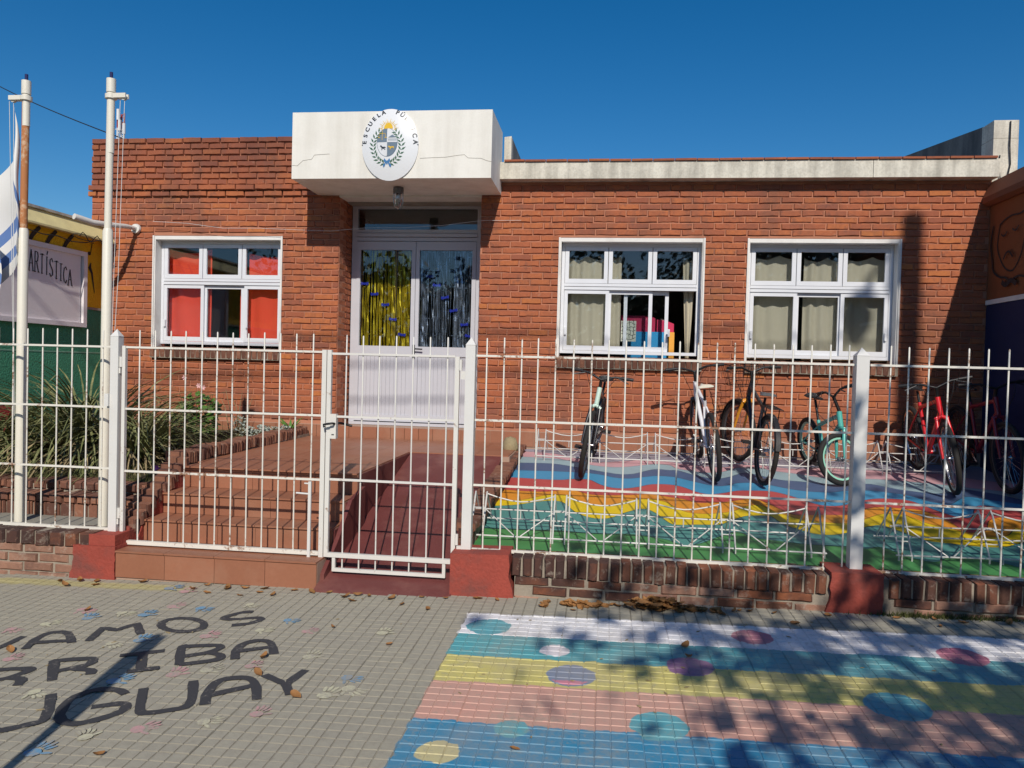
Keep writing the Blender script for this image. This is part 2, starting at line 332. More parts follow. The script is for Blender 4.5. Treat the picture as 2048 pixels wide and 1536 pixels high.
OFF = {}
def link(o, parent=None, world=(0, 0, 0)):
    COL.objects.link(o); world = Vector(world)
    if parent is not None:
        o.parent = parent; o.location = world-OFF[parent]
    else: o.location = world
    OFF[o] = world; return o
def build(mb, name, mats, parent=None, smooth=None, local=False, kind=None):
    """one mesh object out of world coordinates, its origin at its base; local=True keeps the parent's own frame"""
    if not local:
        xs = [v[0] for v in mb.v]; ys = [v[1] for v in mb.v]; zs = [v[2] for v in mb.v]
        o0 = Vector(((min(xs)+max(xs))/2, (min(ys)+max(ys))/2, min(zs)))
        mb.v = [(a-o0.x, b-o0.y, c-o0.z) for a, b, c in mb.v]
    o = bpy.data.objects.new(name, mb.mesh(name, mats, smooth))
    if local:
        COL.objects.link(o); o.parent = parent; OFF[o] = Vector((0, 0, 0))
    else: link(o, parent, o0)
    if kind: o['kind'] = kind
    return o
def inst(name, me, parent, world, rot=(0, 0, 0)):
    o = bpy.data.objects.new(name, me); link(o, parent, world); o.rotation_euler = rot; return o
def tag(o, label=None, cat=None, group=None, kind=None):
    if label: o['label'] = label
    if cat: o['category'] = cat
    if group: o['group'] = group
    if kind: o['kind'] = kind
    return o
def thing(name, label, cat, loc, group=None, rot=None):
    o = bpy.data.objects.new(name, None); o.empty_display_size = 0.1; link(o, None, loc)
    if rot: o.rotation_euler = rot
    return tag(o, label, cat, group)

def pave_z(x, y): return 0.0075+0.0175*x+0.013*y
def yard_z(y): return 0.33+0.0986*(y-5.25)

# ------------------------------------------------------------------ the ground
gb = MB(); gb.poly([(-400, -400, -0.5), (400, -400, -0.5), (400, 600, -0.5), (-400, 600, -0.5)])
tag(build(gb, 'ground', M['earth']), kind='structure')
rd = MB(); rd.box(-60, 60, -9.0, -1.6, -0.45, -0.22)
tag(build(rd, 'road', M['asphalt']), kind='structure')
kb = MB(); kb.box(-60, 60, -1.6, -1.42, -0.45, -0.02)
tag(build(kb, 'kerb', M['concrete']), kind='structure')
pv = MB()
pv.prism([(-14, -1.42, pave_z(-14, -1.42)-0.005), (9, -1.42, pave_z(9, -1.42)-0.005), (9, 5.3, pave_z(9, 5.3)-0.005), (-14, 5.3, pave_z(-14, 5.3)-0.005)], (0, 0, -0.4))
pavement = tag(build(pv, 'pavement', M['tile_groove']), kind='structure')
# paving tiles: nine raised squares on a thin slab
def tile_mb(mb, x, y, z, a=0.0, jz=0.0):
    S = 0.2; g = 0.0024; sq = S/3
    mb.box(x-S/2+0.0007, x+S/2-0.0007, y-S/2+0.0007, y+S/2-0.0007, z-0.03, z-0.0035, 1)
    for i in range(3):
        for j in range(3):
            x0, x1 = x-S/2+i*sq+g, x-S/2+(i+1)*sq-g; y0, y1 = y-S/2+j*sq+g, y-S/2+(j+1)*sq-g; b = len(mb.v); e = 0.002
            mb.v += [(x0, y0, z-0.0035), (x1, y0, z-0.0035), (x1, y1, z-0.0035), (x0, y1, z-0.0035), (x0+e, y0+e, z), (x1-e, y0+e, z), (x1-e, y1-e, z), (x0+e, y1-e, z)]
            mb.quadf((b+4, b+5, b+6, b+7), 0)
            for k in range(4): mb.quadf((b+k, b+(k+1) % 4, b+4+(k+1) % 4, b+4+k), 1)
tm = MB(); tile_mb(tm, 0, 0, 0); tile_me = tm.mesh('tile', [M['tile'], M['tile_groove']])
cells = []
for j in range(-6, 25):
    for i in range(-60, 42):
        x = -0.8+0.1+i*0.2; y = 4.92-0.2*j-0.02
        if y < 0.2 or y > 4.95: continue
        cells.append((x, y))
def in_view(x, y):
    d = Vector((x, y, pave_z(x, y)-1.59)); c = d.dot(fw)
    if c < 0.3: return None
    px = 1024+1510*d.dot(rr)/c; py = 768-1510*d.dot(uu)/c
    return (-60 < px < 2110 and py < 1600), c
vis = sorted([(in_view(x, y)[1], x, y) for x, y in cells if in_view(x, y) and in_view(x, y)[0]])
near = set((x, y) for _, x, y in vis[:300])
rest = MB(); rng_ = random.Random(3)
for x, y in cells:
    dz = rng_.uniform(-0.0022, 0.0022); rx = rng_.gauss(0, 0.006); ry = rng_.gauss(0, 0.006)
    if (x, y) in near:
        o = inst('tile', tile_me, pavement, (x, y, pave_z(x, y)+dz), (0.013+rx, -0.0175+ry, rng_.gauss(0, 0.004)))
    else: 
        if -5.5 < x < 4.6: tile_mb(rest, x, y, pave_z(x, y)+dz)
        else:
            b = len(rest.v); z = pave_z(x, y); rest.v += [(x-.098, y-.098, z), (x+.098, y-.098, z), (x+.098, y+.098, z), (x-.098, y+.098, z)]; rest.quadf((b, b+1, b+2, b+3), 0)
build(rest, 'tile', [M['tile'], M['tile_groove']], pavement, kind='stuff')

# street lettering and hand prints, thin paint films on the tiles
LET = {
'V': [[(-3.436, 3.846), (-3.212, 3.673), (-3.207, 3.861)]],
'A': [[(-3.063, 3.694), (-3.109, 3.829), (-3.102, 3.928), (-3.026, 3.949), (-2.959, 3.901), (-2.88, 3.811)], [(-3.082, 3.783), (-2.906, 3.837)]],
'M': [[(-2.805, 3.847), (-2.859, 4.049), (-2.761, 4.024), (-2.707, 4.137), (-2.584, 3.986)]],
'O': [[(-2.306, 4.175), (-2.294, 4.142), (-2.296, 4.111), (-2.31, 4.085), (-2.336, 4.066), (-2.371, 4.056), (-2.412, 4.055), (-2.454, 4.065), (-2.495, 4.083), (-2.53, 4.108), (-2.556, 4.139), (-2.57, 4.172), (-2.57, 4.204), (-2.557, 4.232), (-2.53, 4.252), (-2.494, 4.263), (-2.451, 4.264), (-2.407, 4.254), (-2.365, 4.234), (-2.33, 4.207), (-2.306, 4.175)]],
'S': [[(-2.13, 4.438), (-2.188, 4.413), (-2.255, 4.313), (-2.188, 4.287), (-2.063, 4.334), (-2.016, 4.312), (-2.056, 4.234), (-2.143, 4.19)]],
'R': [[(-2.894, 3.272), (-2.991, 3.411), (-2.867, 3.459), (-2.83, 3.446), (-2.859, 3.354), (-2.912, 3.311)], [(-2.859, 3.354), (-2.784, 3.337), (-2.755, 3.273)]],
'R2': [[(-2.63, 3.347), (-2.771, 3.54), (-2.78, 3.575), (-2.633, 3.622), (-2.601, 3.603), (-2.593, 3.544), (-2.689, 3.453)], [(-2.627, 3.491), (-2.527, 3.484), (-2.497, 3.438)]],
'I': [[(-2.503, 3.681), (-2.307, 3.775)], [(-2.402, 3.729), (-2.281, 3.519)], [(-2.336, 3.491), (-2.205, 3.562)]],
'B': [[(-2.129, 3.613), (-2.242, 3.829), (-2.212, 3.853), (-2.077, 3.886), (-2.035, 3.859), (-2.068, 3.784), (-2.177, 3.711)], [(-2.068, 3.784), (-1.984, 3.759), (-1.974, 3.696), (-2.128, 3.613)]],
'A2': [[(-1.881, 3.72), (-1.929, 3.827), (-1.935, 3.929), (-1.876, 3.987), (-1.796, 3.961), (-1.708, 3.812)], [(-1.926, 3.818), (-1.763, 3.907)]],
'U': [[(-2.542, 2.876), (-2.489, 2.869), (-2.421, 2.925), (-2.383, 2.995), (-2.527, 3.214)]],
'G': [[(-2.187, 3.262), (-2.259, 3.298), (-2.362, 3.277), (-2.399, 3.18), (-2.363, 3.069), (-2.301, 2.987), (-2.22, 2.965), (-2.144, 3.02), (-2.095, 3.106), (-2.135, 3.169), (-2.253, 3.116)]],
'U2': [[(-2.141, 3.331), (-2.021, 3.119), (-1.978, 3.1), (-1.904, 3.132), (-1.835, 3.207), (-1.952, 3.442)]],
'A3': [[(-1.763, 3.209), (-1.816, 3.331), (-1.823, 3.466), (-1.717, 3.51), (-1.635, 3.444), (-1.554, 3.289)], [(-1.795, 3.302), (-1.635, 3.433)]],
'Y': [[(-1.641, 3.554), (-1.49, 3.465), (-1.461, 3.64)], [(-1.49, 3.465), (-1.424, 3.359)]]}
def smooth_pts(pts, n=4):
    o = []
    for i in range(len(pts)-1):
        p0 = Vector(pts[max(i-1, 0)]); p1 = Vector(pts[i]); p2 = Vector(pts[i+1]); p3 = Vector(pts[min(i+2, len(pts)-1)])
        for k in range(n):
            t = k/n; o.append(0.5*((2*p1)+(p2-p0)*t+(2*p0-5*p1+4*p2-p3)*t*t+(3*p1-p0-3*p2+p3)*t**3))
    o.append(Vector(pts[-1])); return o
for k, strokes in LET.items():
    mb = MB()
    for si, s_ in enumerate(strokes):
        sharp = k in ('V', 'M', 'Y', 'I')
        q = smooth_pts(s_, 4) if not sharp else [Vector(a).lerp(Vector(b), t/4) for a, b in zip(s_[:-1], s_[1:]) for t in range(4)]+[Vector(s_[-1])]
        q = [Vector((p.x, p.y, pave_z(p.x, p.y)+0.0035+0.0008*si)) for p in q]
        mb.ribbon(q, [0.047+random.uniform(-0.006, 0.006) for _ in q], (0, 0, 1))
    build(mb, 'painted_letter', M['sp_black'], pavement)
def hand(x, y, a, colr, s=1.0):
    mb = MB(); ca, sa = math.cos(a), math.sin(a)
    def el(u, v, ru, rv, ang):
        pts = []
        for k in range(9):
            t = 2*math.pi*k/9; p = Vector((ru*math.cos(t), rv*math.sin(t))); q = Vector((p.x*math.cos(ang)-p.y*math.sin(ang)+u, p.x*math.sin(ang)+p.y*math.cos(ang)+v))*s
            X, Y = x+q.x*ca-q.y*sa, y+q.x*sa+q.y*ca; pts.append((X, Y, pave_z(X, Y)+0.0034))
        mb.poly(pts)
    el(0, -0.005, 0.034, 0.03, 0)
    for u, v, l, an in ((-0.03, 0.05, 0.026, 0.35), (-0.011, 0.062, 0.03, 0.1), (0.011, 0.06, 0.029, -0.12), (0.03, 0.048, 0.024, -0.35), (0.05, 0.012, 0.024, -1.1)):
        el(u, v, 0.0085, l, an)
    build(mb, 'hand_print', M['sp_'+colr], pavement)
HP = dict(cream=[(-3.23, 4.06), (-2.91, 4.3), (-2.65, 3.83), (-2.62, 3.22), (-2.21, 4.56), (-1.94, 4.14), (-1.95, 3.57), (-1.51, 3.81), (-1.26, 3.38), (-1.68, 3.06), (-2.1, 2.87), (-1.23, 4.2), (-1.17, 3.46)],
          blue=[(-3.06, 4.19), (-2.76, 4.29), (-2.48, 4.45), (-2.91, 4.81), (-2.53, 3.9), (-2.33, 3.39), (-2.22, 2.73), (-1.85, 4.32), (-1.22, 3.58)],
          pink=[(-3.19, 4.32), (-2.68, 4.46), (-2.2, 4.01), (-1.67, 4.16), (-2.09, 3.5), (-1.92, 2.96), (-1.76, 3.65), (-1.49, 3.16), (-3.36, 3.95), (-3.04, 3.56), (-2.77, 4.76)])
for k, l in HP.items():
    for x, y in l: hand(x, y, random.uniform(-2.2, 0.6), k, random.uniform(0.85, 1.15))

# ------------------------------------------------------------------ brick helpers
def brick_mb(L, H, D, rg, e=0.006):
    """one irregular brick, front face towards -y, centred in x and z, with worn arrises"""
    mb = MB(); hx, hz = L/2, H/2; j = lambda a: rg.uniform(-a, a)
    nx = 4; front = []
    for iz in (0, 1):
        row = []
        for ix in range(nx+1):
            x = -hx+L*ix/nx; z = -hz if iz == 0 else hz
            zz = z+(e+j(0.0045))*(1 if iz == 0 else -1)*0.8; xx = x+(e*1.1 if ix == 0 else (-e*1.1 if ix == nx else j(0.006)))
            row.append((xx, j(0.0025), zz))
        front.append(row)
    back = [[(-hx+L*ix/nx+(j(0.002)), e*1.3, (-hz if iz == 0 else hz)+j(0.002)*(1 if iz else -1)) for ix in range(nx+1)] for iz in (0, 1)]
    b = len(mb.v)
    for r_ in front: mb.v += r_
    for r_ in back: mb.v += r_
    mb.v += [(-hx, D, -hz), (hx, D, -hz), (hx, D, hz), (-hx, D, hz)]
    n1 = nx+1; F = lambda iz, ix: b+iz*n1+ix; K = lambda iz, ix: b+2*n1+iz*n1+ix; Z = b+4*n1
    for i in range(nx):
        mb.quadf((F(0, i), F(0, i+1), F(1, i+1), F(1, i)))
        mb.quadf((K(0, i), K(0, i+1), F(0, i+1), F(0, i))); mb.quadf((F(1, i), F(1, i+1), K(1, i+1), K(1, i)))
    mb.quadf((K(0, 0), F(0, 0), F(1, 0), K(1, 0))); mb.quadf((F(0, nx), K(0, nx), K(1, nx), F(1, nx)))
    mb.quadf(tuple([K(0, i) for i in range(nx, -1, -1)]+[Z, Z+1])); mb.quadf(tuple([K(1, i) for i in range(nx+1)]+[Z+2, Z+3]))
    mb.quadf((K(0, 0), K(1, 0), Z+3, Z)); mb.quadf((K(0, nx), Z+1, Z+2, K(1, nx)))
    return mb
def brick_set(name, L, H, D, mat, n=8, seed=1, e=0.006):
    rg = random.Random(seed); out_ = []
    for _ in range(n):
        mb = brick_mb(L, H, D, rg, e); out_.append((mb, mb.mesh(name, mat, 35)))
    return out_
def add_brick(mb, src, x, y, z, sx=1.0, ry=0.0, rz=0.0):
    b = len(mb.v); c, s = math.cos(rz), math.sin(rz)
    for (a, d, h) in src.v:
        a *= sx; mb.v.append((x+a*c-d*s, y+a*s+d*c, z+h+a*ry))
    for f in src.f: mb.quadf([b+i for i in f], 0)

# ------------------------------------------------------------------ the school
YW = 8.70
school = thing('school_building', 'low red brick school with white canopy over the entrance and three windows', 'school', (-1.0, 9.5, 0.6))
OPEN = [(-5.545, -3.90, 1.70, 3.10), (-0.555, 1.065, 1.70, 3.10), (1.548, 3.152, 1.70, 3.10)]
wm = MB()
def wall_panel(mb, x0, x1, z0, z1, holes, y0, y1, mi=0):
    xs = sorted({x0, x1, *[h[0] for h in holes], *[h[1] for h in holes]}); zs = sorted({z0, z1, *[h[2] for h in holes], *[h[3] for h in holes]})
    for i in range(len(xs)-1):
        for j in range(len(zs)-1):
            cx, cz = (xs[i]+xs[i+1])/2, (zs[j]+zs[j+1])/2
            if any(h[0] < cx < h[1] and h[2] < cz < h[3] for h in holes): continue
            mb.box(xs[i], xs[i+1], y0, y1, zs[j], zs[j+1], mi)
wall_panel(wm, -6.38, -3.185, 0.3, 4.24, [OPEN[0]], YW+0.0135, YW+0.24)
front_left = build(wm, 'front_wall', M['mortar'], school); wm = MB()
wall_panel(wm, -1.482, 4.06, 0.3, 3.735, OPEN[1:], YW+0.0135, YW+0.24)
front = build(wm, 'front_wall', M['mortar'], school); wm = MB()
wm.box(-3.30, -3.197, YW+0.24, 9.3, 0.3, 3.6); wm.box(-1.47, -1.37, YW+0.24, 9.3, 0.3, 3.6)
wm.box(-6.38, -6.14, YW+0.24, 16, 0.3, 4.24)
build(wm, 'side_wall', M['mortar'], school)
BR = brick_set('brick', 0.227, 0.0592, 0.05, M['brick'], 14, 11, 0.006)
spots = []
rg = random.Random(5)
CH = 0.0722
def course_bricks(x0, x1, zc, off, holes, y, lst):
    x = x0-off
    while x < x1:
        a, b = max(x, x0), min(x+0.24, x1); segs = [(a, b)]
        for h in holes:
            if h[2]-0.01 < zc < h[3]+0.012:
                ns = []
                for (p, q) in segs:
                    if q <= h[0] or p >= h[1]: ns.append((p, q))
                    else:
                        if p < h[0]: ns.append((p, h[0]))
                        if q > h[1]: ns.append((h[1], q))
                segs = ns
        for (p, q) in segs:
            if q-p > 0.035: lst.append(((p+q)/2, y, zc, (q-p-0.012)/0.228))
        x += 0.24
for k in range(48):                                   # left wing, with its two corbelled courses
    zc = 4.288-0.036-k*CH
    if zc < 0.88: break
    y = YW-(0.055 if k == 8 else (0.028 if k == 9 else (0.0 if k > 9 else 0.012)))
    course_bricks(-6.385-(0.03 if k in (8, 9) else 0), -3.183, zc, (0.12 if k % 2 else 0.0)+0.02*math.sin(k*2.1), [OPEN[0]], y, spots)
for k in range(42):                                   # right wing
    zc = 3.70-0.036-k*CH
    if zc < 0.88: break
    course_bricks(-1.484, 4.05, zc, (0.12 if k % 2 else 0.0)+0.02*math.sin(k*1.7), OPEN[1:], YW, spots)
def hidden(s):                                        # behind the canopy or the fascia
    return (-3.43 < s[0] < -1.25 and s[2] > 3.60) or (s[0] > -1.25 and s[2] > 3.70)
spots = [s for s in spots if not hidden(s)]
spots.sort(key=lambda s: (s[0]-0.3)**2*0.5+(s[1])**2-0.9*s[0])
solo = set(range(300)); restb = MB(); restl = MB()
for i, (x, y, z, sx) in enumerate(spots):
    v = BR[rg.randrange(len(BR))]; jy = rg.uniform(-0.004, 0.004); jz = rg.uniform(-0.003, 0.003); tilt = rg.gauss(0, 0.008)
    if i < 300:
        o = inst('brick', v[1], front if x > -1.6 else front_left, (x, y+jy, z+jz), (0, tilt, 0)); o.scale = (sx, 1, 1)
    else: add_brick(restb if x > -1.6 else restl, v[0], x, y+jy, z+jz, sx, -tilt)
# side reveals of the entrance recess
for k in range(38):
    zc = 3.585-0.036-k*CH
    if zc < 0.88: break
    yy = YW+(0.02 if k % 2 else 0.13)
    while yy < 9.13:
        L = min(0.228, 9.14-yy)
        if L > 0.05:
            add_brick(restl, BR[rg.randrange(10)][0], -3.183, yy+L/2, zc, L/0.228, 0, math.pi/2)
            add_brick(restb, BR[rg.randrange(10)][0], -1.486, yy+L/2, zc, L/0.228, 0, -math.pi/2)
        yy += 0.24
build(restb, 'brick', M['brick'], front, 35, kind='stuff'); build(restl, 'brick', M['brick'], front_left, 35, kind='stuff')
# top course of roof tiles lying on the left parapet, and coping tiles on the right wing
ct = MB(); ct.box(-0.115, 0.115, 0, 0.26, 0, 0.022); ct_me = ct.mesh('coping_tile', M['brick'])
x = -1.20
while x < 3.95:
    inst('coping_tile', ct_me, school, (x+0.115, 8.53, 3.9225+rg.uniform(-.002, .002)), (0, rg.gauss(0, 0.008), rg.gauss(0, 0.01))); x += 0.238
fb = MB(); fb.box(-1.249, 2.79, 8.55, 8.95, 3.731, 3.921); fb.box(2.796, 4.06, 8.55, 8.95, 3.731, 3.921)
build(fb, 'fascia_band', M['fascia'], school)
rf = MB(); rf.box(-6.14, 4.05, 8.95, 16.0, 3.55, 3.75); build(rf, 'roof_slab', M['concrete'], school)
up = MB(); up.prism([(-1.232, 8.72, 3.93), (-1.15, 8.72, 3.93), (-1.15, 8.72, 4.265), (-1.232, 8.72, 4.255)], (0, 0.12, 0), 0)
up.prism([(-1.15, 8.84, 3.75), (-1.15, 14.5, 3.75), (-1.15, 14.5, 4.27), (-1.15, 8.84, 4.265)], (-0.10, 0, 0), 1)
build(up, 'roof_upstand', [M['fascia'], M['parapet_shade']], school)  # pale front; receding side coloured dark to look shaded
cap = MB(); cap.box(4.065, 4.315, 8.72, 8.98, 3.55, 4.18); cap.box(4.065, 4.315, 8.721, 8.98, 4.184, 4.375)
build(cap, 'parapet_pier', M['fascia'], school)
side = MB(); side.prism([(4.075, 8.981, 3.5), (4.075, 13.0, 3.5), (4.075, 13.0, 4.93), (4.075, 11.6, 4.74), (4.075, 8.981, 4.385)], (0.22, 0, 0))
build(side, 'side_parapet', M['parapet_shade'], school)  # the shade on this side is put into its dark colour
sk = MB(); sk.box(1.98, 2.5, 9.4, 9.8, 3.75, 4.13); build(sk, 'roof_hatch', M['white_wall'], school)
# plinth tiles along the foot of the walls
pt = MB(); pt.box(-0.0825, 0.0825, 0, 0.02, 0, 0.168); pt_me = pt.mesh('plinth_tile', M['tile_red'])
pgb = MB(); pgb.box(-6.38, -3.186, YW-0.004, YW+0.02, 0.30, 0.852); pgb.box(-1.482, 4.05, YW-0.004, YW+0.02, 0.30, 0.852)
build(pgb, 'plinth_bed', M['grout'], school)
for (a, b) in ((-6.30, -3.19), (-1.475, 4.02)):
    x = a
    while x < b-0.08:
        inst('plinth_tile', pt_me, school, (x+0.0825, YW-0.016, 0.678)); x += 0.17
# canopy
cn = MB(); cn.box(-3.445, -1.25, 7.90, 8.69, 3.58, 4.295); canopy = build(cn, 'canopy', M['white_wall'], school)
cn2 = MB(); cn2.box(-3.19, -1.48, 8.691, 9.12, 3.56, 3.66); build(cn2, 'soffit', M['white_wall'], school)
cr = MB()
def crack(pts): cr.tube([(x, 7.8985, z) for x, z in pts], 0.002, 4)
crack([(-3.44, 3.725), (-3.38, 3.72), (-3.32, 3.775), (-3.22, 3.79), (-3.19, 3.835), (-3.02, 3.845)])
crack([(-2.02, 3.79), (-1.9, 3.795), (-1.74, 3.80), (-1.6, 3.82), (-1.54, 3.825), (-1.5, 3.79), (-1.36, 3.785), (-1.3, 3.76), (-1.25, 3.75)])
build(cr, 'wall_crack', pm('crack', (0.36, 0.33, 0.28), 0.3), canopy)
# sills: rowlock bricks below every window
SB = brick_set('sill_brick', 0.058, 0.115, 0.16, M['edge_brick'], 4, 21, 0.006)
def window(x0, x1, openings, sash_shift, curt=None):
    W = thing_part('window', school, ((x0+x1)/2, 8.8, 1.775))
    fr = MB(); y0, y1 = 8.835, 8.895; z0, z1 = 1.775, 3.05; t = 0.035
    fr.box(x0+0.02, x0+0.02+t, y0, y1, z0, z1); fr.box(x1-0.02-t, x1-0.02, y0, y1, z0, z1)
    fr.box(x0+0.02+t, x1-0.02-t, y0, y1, z1-t, z1); fr.box(x0+0.02+t, x1-0.02-t, y0, y1, z0, z0+t)
    fr.box(x0+0.02+t, x1-0.02-t, y0-0.012, y1, 2.515, 2.548); fr.box(x0+0.02+t, x1-0.02-t, y0-0.006, y1, 2.556, 2.588)
    build(fr, 'window_frame', M['alu'], W)
    rv = MB(); rv.box(x0, x0+0.017, 8.706, 8.93, 1.70, 3.095); rv.box(x1-0.017, x1, 8.706, 8.93, 1.70, 3.095); rv.box(x0+0.018, x1-0.018, 8.708, 8.93, 3.052, 3.095)
    rv.box(x0-0.012, x0+0.006, 8.690, 8.705, 1.70, 3.098); rv.box(x1-0.006, x1+0.012, 8.690, 8.705, 1.70, 3.098)
    build(rv, 'reveal', M['reveal'], W)
    w3 = (x1-x0-0.11)/3; xa = x0+0.055
    def sash(a, b, za, zb, y, bw=0.045, bb=0.05):
        s_ = MB(); s_.box(a, a+bw, y, y+0.03, za, zb); s_.box(b-bw, b, y, y+0.03, za, zb); s_.box(a+bw, b-bw, y, y+0.03, zb-0.042, zb); s_.box(a+bw, b-bw, y, y+0.03, za, za+bb)
        build(s_, 'sash', M['alu'], W)
        p = MB(); p.box(a+bw-0.004, b-bw+0.004, y+0.013, y+0.018, za+bb-0.004, zb-0.04); build(p, 'pane', M['glass'], W)
    for i in range(3): sash(xa+i*w3+0.004, xa+(i+1)*w3-0.004, 2.592, 3.012, 8.833)
    for (a, b, y) in openings: sash(x0+0.058+a*(x1-x0-0.116), x0+0.058+b*(x1-x0-0.116), 1.813, 2.512, y, 0.04, 0.055)
    for lx in sash_shift:
        l = MB(); l.box(lx, lx+0.022, 8.808, 8.832, 1.99, 2.075); build(l, 'latch', M['alu'], W)
    nb = int((x1-x0+0.02)/0.066)
    for i in range(nb):
        inst('sill_brick', SB[rg.randrange(4)][1], W, (x0-0.005+0.033+i*0.066, 8.642+rg.uniform(-.004, .004), 1.665+rg.uniform(-.003, .003)), (0.12, rg.gauss(0, 0.02), rg.gauss(0, 0.02)))
    lp = MB(); lp.box(x0-0.005, x1+0.005, 8.655, 8.93, 1.60, 1.69); build(lp, 'sill_bed', M['old_mortar'], W)
    return W
def thing_part(name, parent, world):
    o = bpy.data.objects.new(name, None); o.empty_display_size = 0.05; link(o, parent, world); return o
window(*OPEN[0][:2], [(0, 0.345, 8.835), (0.335, 0.68, 8.867), (0.69, 1.0, 8.835)], [-5.475, -4.40])
window(*OPEN[1][:2], [(0, 0.345, 8.835), (0.335, 0.675, 8.867), (0.46, 0.80, 8.902)], [-0.487, 0.70])
window(*OPEN[2][:2], [(0, 0.345, 8.835), (0.335, 0.675, 8.867), (0.66, 1.0, 8.835)], [1.615, 3.06])
# rooms behind
rm = MB()
def room(x0, x1, y1, z0=0.8, z1=3.45):
    rm.box(x0, x1, y1, y1+0.1, z0, z1); rm.box(x0-0.1, x0, 8.95, y1, z0, z1); rm.box(x1, x1+0.1, 8.95, y1, z0, z1); rm.box(x0, x1, 8.95, y1, z0-0.1, z0); rm.box(x0, x1, 8.95, y1, z1, z1+0.08)
room(-6.0, -3.42, 13.0); room(-1.25, 3.9, 13.5)
build(rm, 'classroom_wall', M['room'], school)
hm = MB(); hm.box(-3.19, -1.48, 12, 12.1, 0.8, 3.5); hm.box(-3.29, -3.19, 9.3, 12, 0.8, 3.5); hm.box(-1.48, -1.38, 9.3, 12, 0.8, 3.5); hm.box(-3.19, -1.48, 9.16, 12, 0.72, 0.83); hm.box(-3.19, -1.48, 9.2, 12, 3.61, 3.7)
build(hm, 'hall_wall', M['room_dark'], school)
# entrance door
DY = 9.15
door = thing_part('entrance_door', school, (-2.37, DY, 0.84))
df = MB(); df.box(-3.18, -3.115, DY, DY+0.07, 0.84, 3.56); df.box(-1.60, -1.485, DY, DY+0.07, 0.84, 3.56)
df.box(-3.115, -1.60, DY, DY+0.07, 3.12, 3.165); df.box(-3.115, -1.60, DY-0.012, DY+0.07, 3.172, 3.215); df.box(-3.115, -1.60, DY, DY+0.07, 3.222, 3.262); df.box(-3.115, -1.60, DY, DY+0.07, 3.52, 3.56)
df.box(-3.16, -1.49, DY-0.05, DY+0.1, 0.835, 0.868)
build(df, 'door_frame', M['alu_door'], door)
tp = MB(); tp.box(-3.118, -1.597, DY+0.03, DY+0.036, 3.26, 3.522); build(tp, 'pane', M['glass'], door)
for (a, b) in ((-3.112, -2.362), (-2.356, -1.603)):
    lf = MB(); y0, y1 = DY-0.008, DY+0.04
    lf.box(a, a+0.045, y0, y1, 0.88, 3.112); lf.box(b-0.075 if b < -2 else b-0.045, b, y0, y1, 0.88, 3.112) if False else lf.box(b-0.05, b, y0, y1, 0.88, 3.112)
    lf.box(a+0.045, b-0.05, y0, y1, 3.01, 3.112); lf.box(a+0.045, b-0.05, y0, y1, 1.70, 1.818); lf.box(a+0.045, b-0.05, y0, y1, 0.88, 0.96)
    build(lf, 'door_leaf', M['alu_door'], door)
    gp = MB(); gp.box(a+0.042, b-0.047, DY+0.012, DY+0.018, 1.815, 3.013); build(gp, 'pane', M['glass'], door)
    n = 13; wv = (b-a-0.095)/n
    sl = MB(); sl.box(0, wv-0.0022, 0.004, 0.012, 0.0, 0.74); sl_me = sl.mesh('slat', M['alu_door'])
    for i in range(n): inst('slat', sl_me, door, (a+0.045+i*wv+0.002, DY+0.004, 0.96))
    bk = MB(); bk.box(a+0.045, b-0.05, DY+0.018, DY+0.03, 0.96, 1.70); build(bk, 'panel_back', M['alu_door'], door)
hd = MB(); hd.box(-2.375, -2.345, DY-0.022, DY-0.009, 1.67, 1.84); hd.tube([(-2.36, DY-0.02, 1.79), (-2.36, DY-0.06, 1.79), (-2.24, DY-0.062, 1.785)], 0.009, 8)
build(hd, 'handle', M['dark_metal'], door, 40)
rt = MB(); rt.box(-3.183, -1.484, 8.71, DY-0.055, 0.70, 0.832); build(rt, 'threshold', M['grout'], school)
x = -3.18
while x < -1.52:
    inst('plinth_tile', pt_me, school, (x+0.0825, 8.69, 0.672)); x += 0.17

# ------------------------------------------------------------------ things on the school
def curtain(x0, x1, z0, ztop, y, mat, label, folds=6, amp=0.03, group=None, taper=0.0):
    mb = MB(); nx = folds*8; nz = 10
    for j in range(nz+1):
        v = j/nz
        for i in range(nx+1):
            u = i/nx; sag = 0.05*abs(math.sin(u*math.pi*folds/2.0)) if ztop else 0
            zt = ztop-sag; z = z0+(zt-z0)*v
            xx = x0+(x1-x0)*u; xx += (x0+x1)/2*0+taper*(1-v)*(0.5-u)*(x1-x0)
            mb.v.append((xx, y+amp*math.sin(u*folds*2*math.pi+0.6*math.sin(3*v))*(0.7+0.3*math.sin(5*u+1)), z))
    for j in range(nz):
        for i in range(nx): a = j*(nx+1)+i; mb.quadf((a, a+1, a+nx+2, a+nx+1))
    return tag(build(mb, 'curtain', mat, None, 60), label, 'curtain', group)
curtain(-5.50, -4.93, 1.80, 2.97, 8.965, M['red_curtain'], 'red curtain behind the left third of the left window', 2, 0.02)
curtain(-4.44, -3.88, 1.80, 2.93, 8.965, M['red_curtain'], 'red curtain drooping behind the right third of the left window', 2, 0.02)
curtain(-4.55, -4.49, 1.80, 2.50, 8.965, M['red_curtain'], 'narrow strip of red curtain beside the dark middle pane of the left window', 1, 0.01)
curtain(-0.50, 0.02, 1.80, 2.93, 8.975, M['beige_curtain'], 'beige curtain behind the left third of the middle window', 4, 0.025)
curtain(0.0, 0.16, 1.80, 2.95, 8.985, M['beige_curtain'], 'gathered beige curtain strip near the centre of the middle window', 2, 0.02)
curtain(0.86, 1.02, 1.75, 2.93, 8.98, M['beige_curtain'], 'tapering beige curtain at the right edge of the middle window', 2, 0.02, taper=0.75)
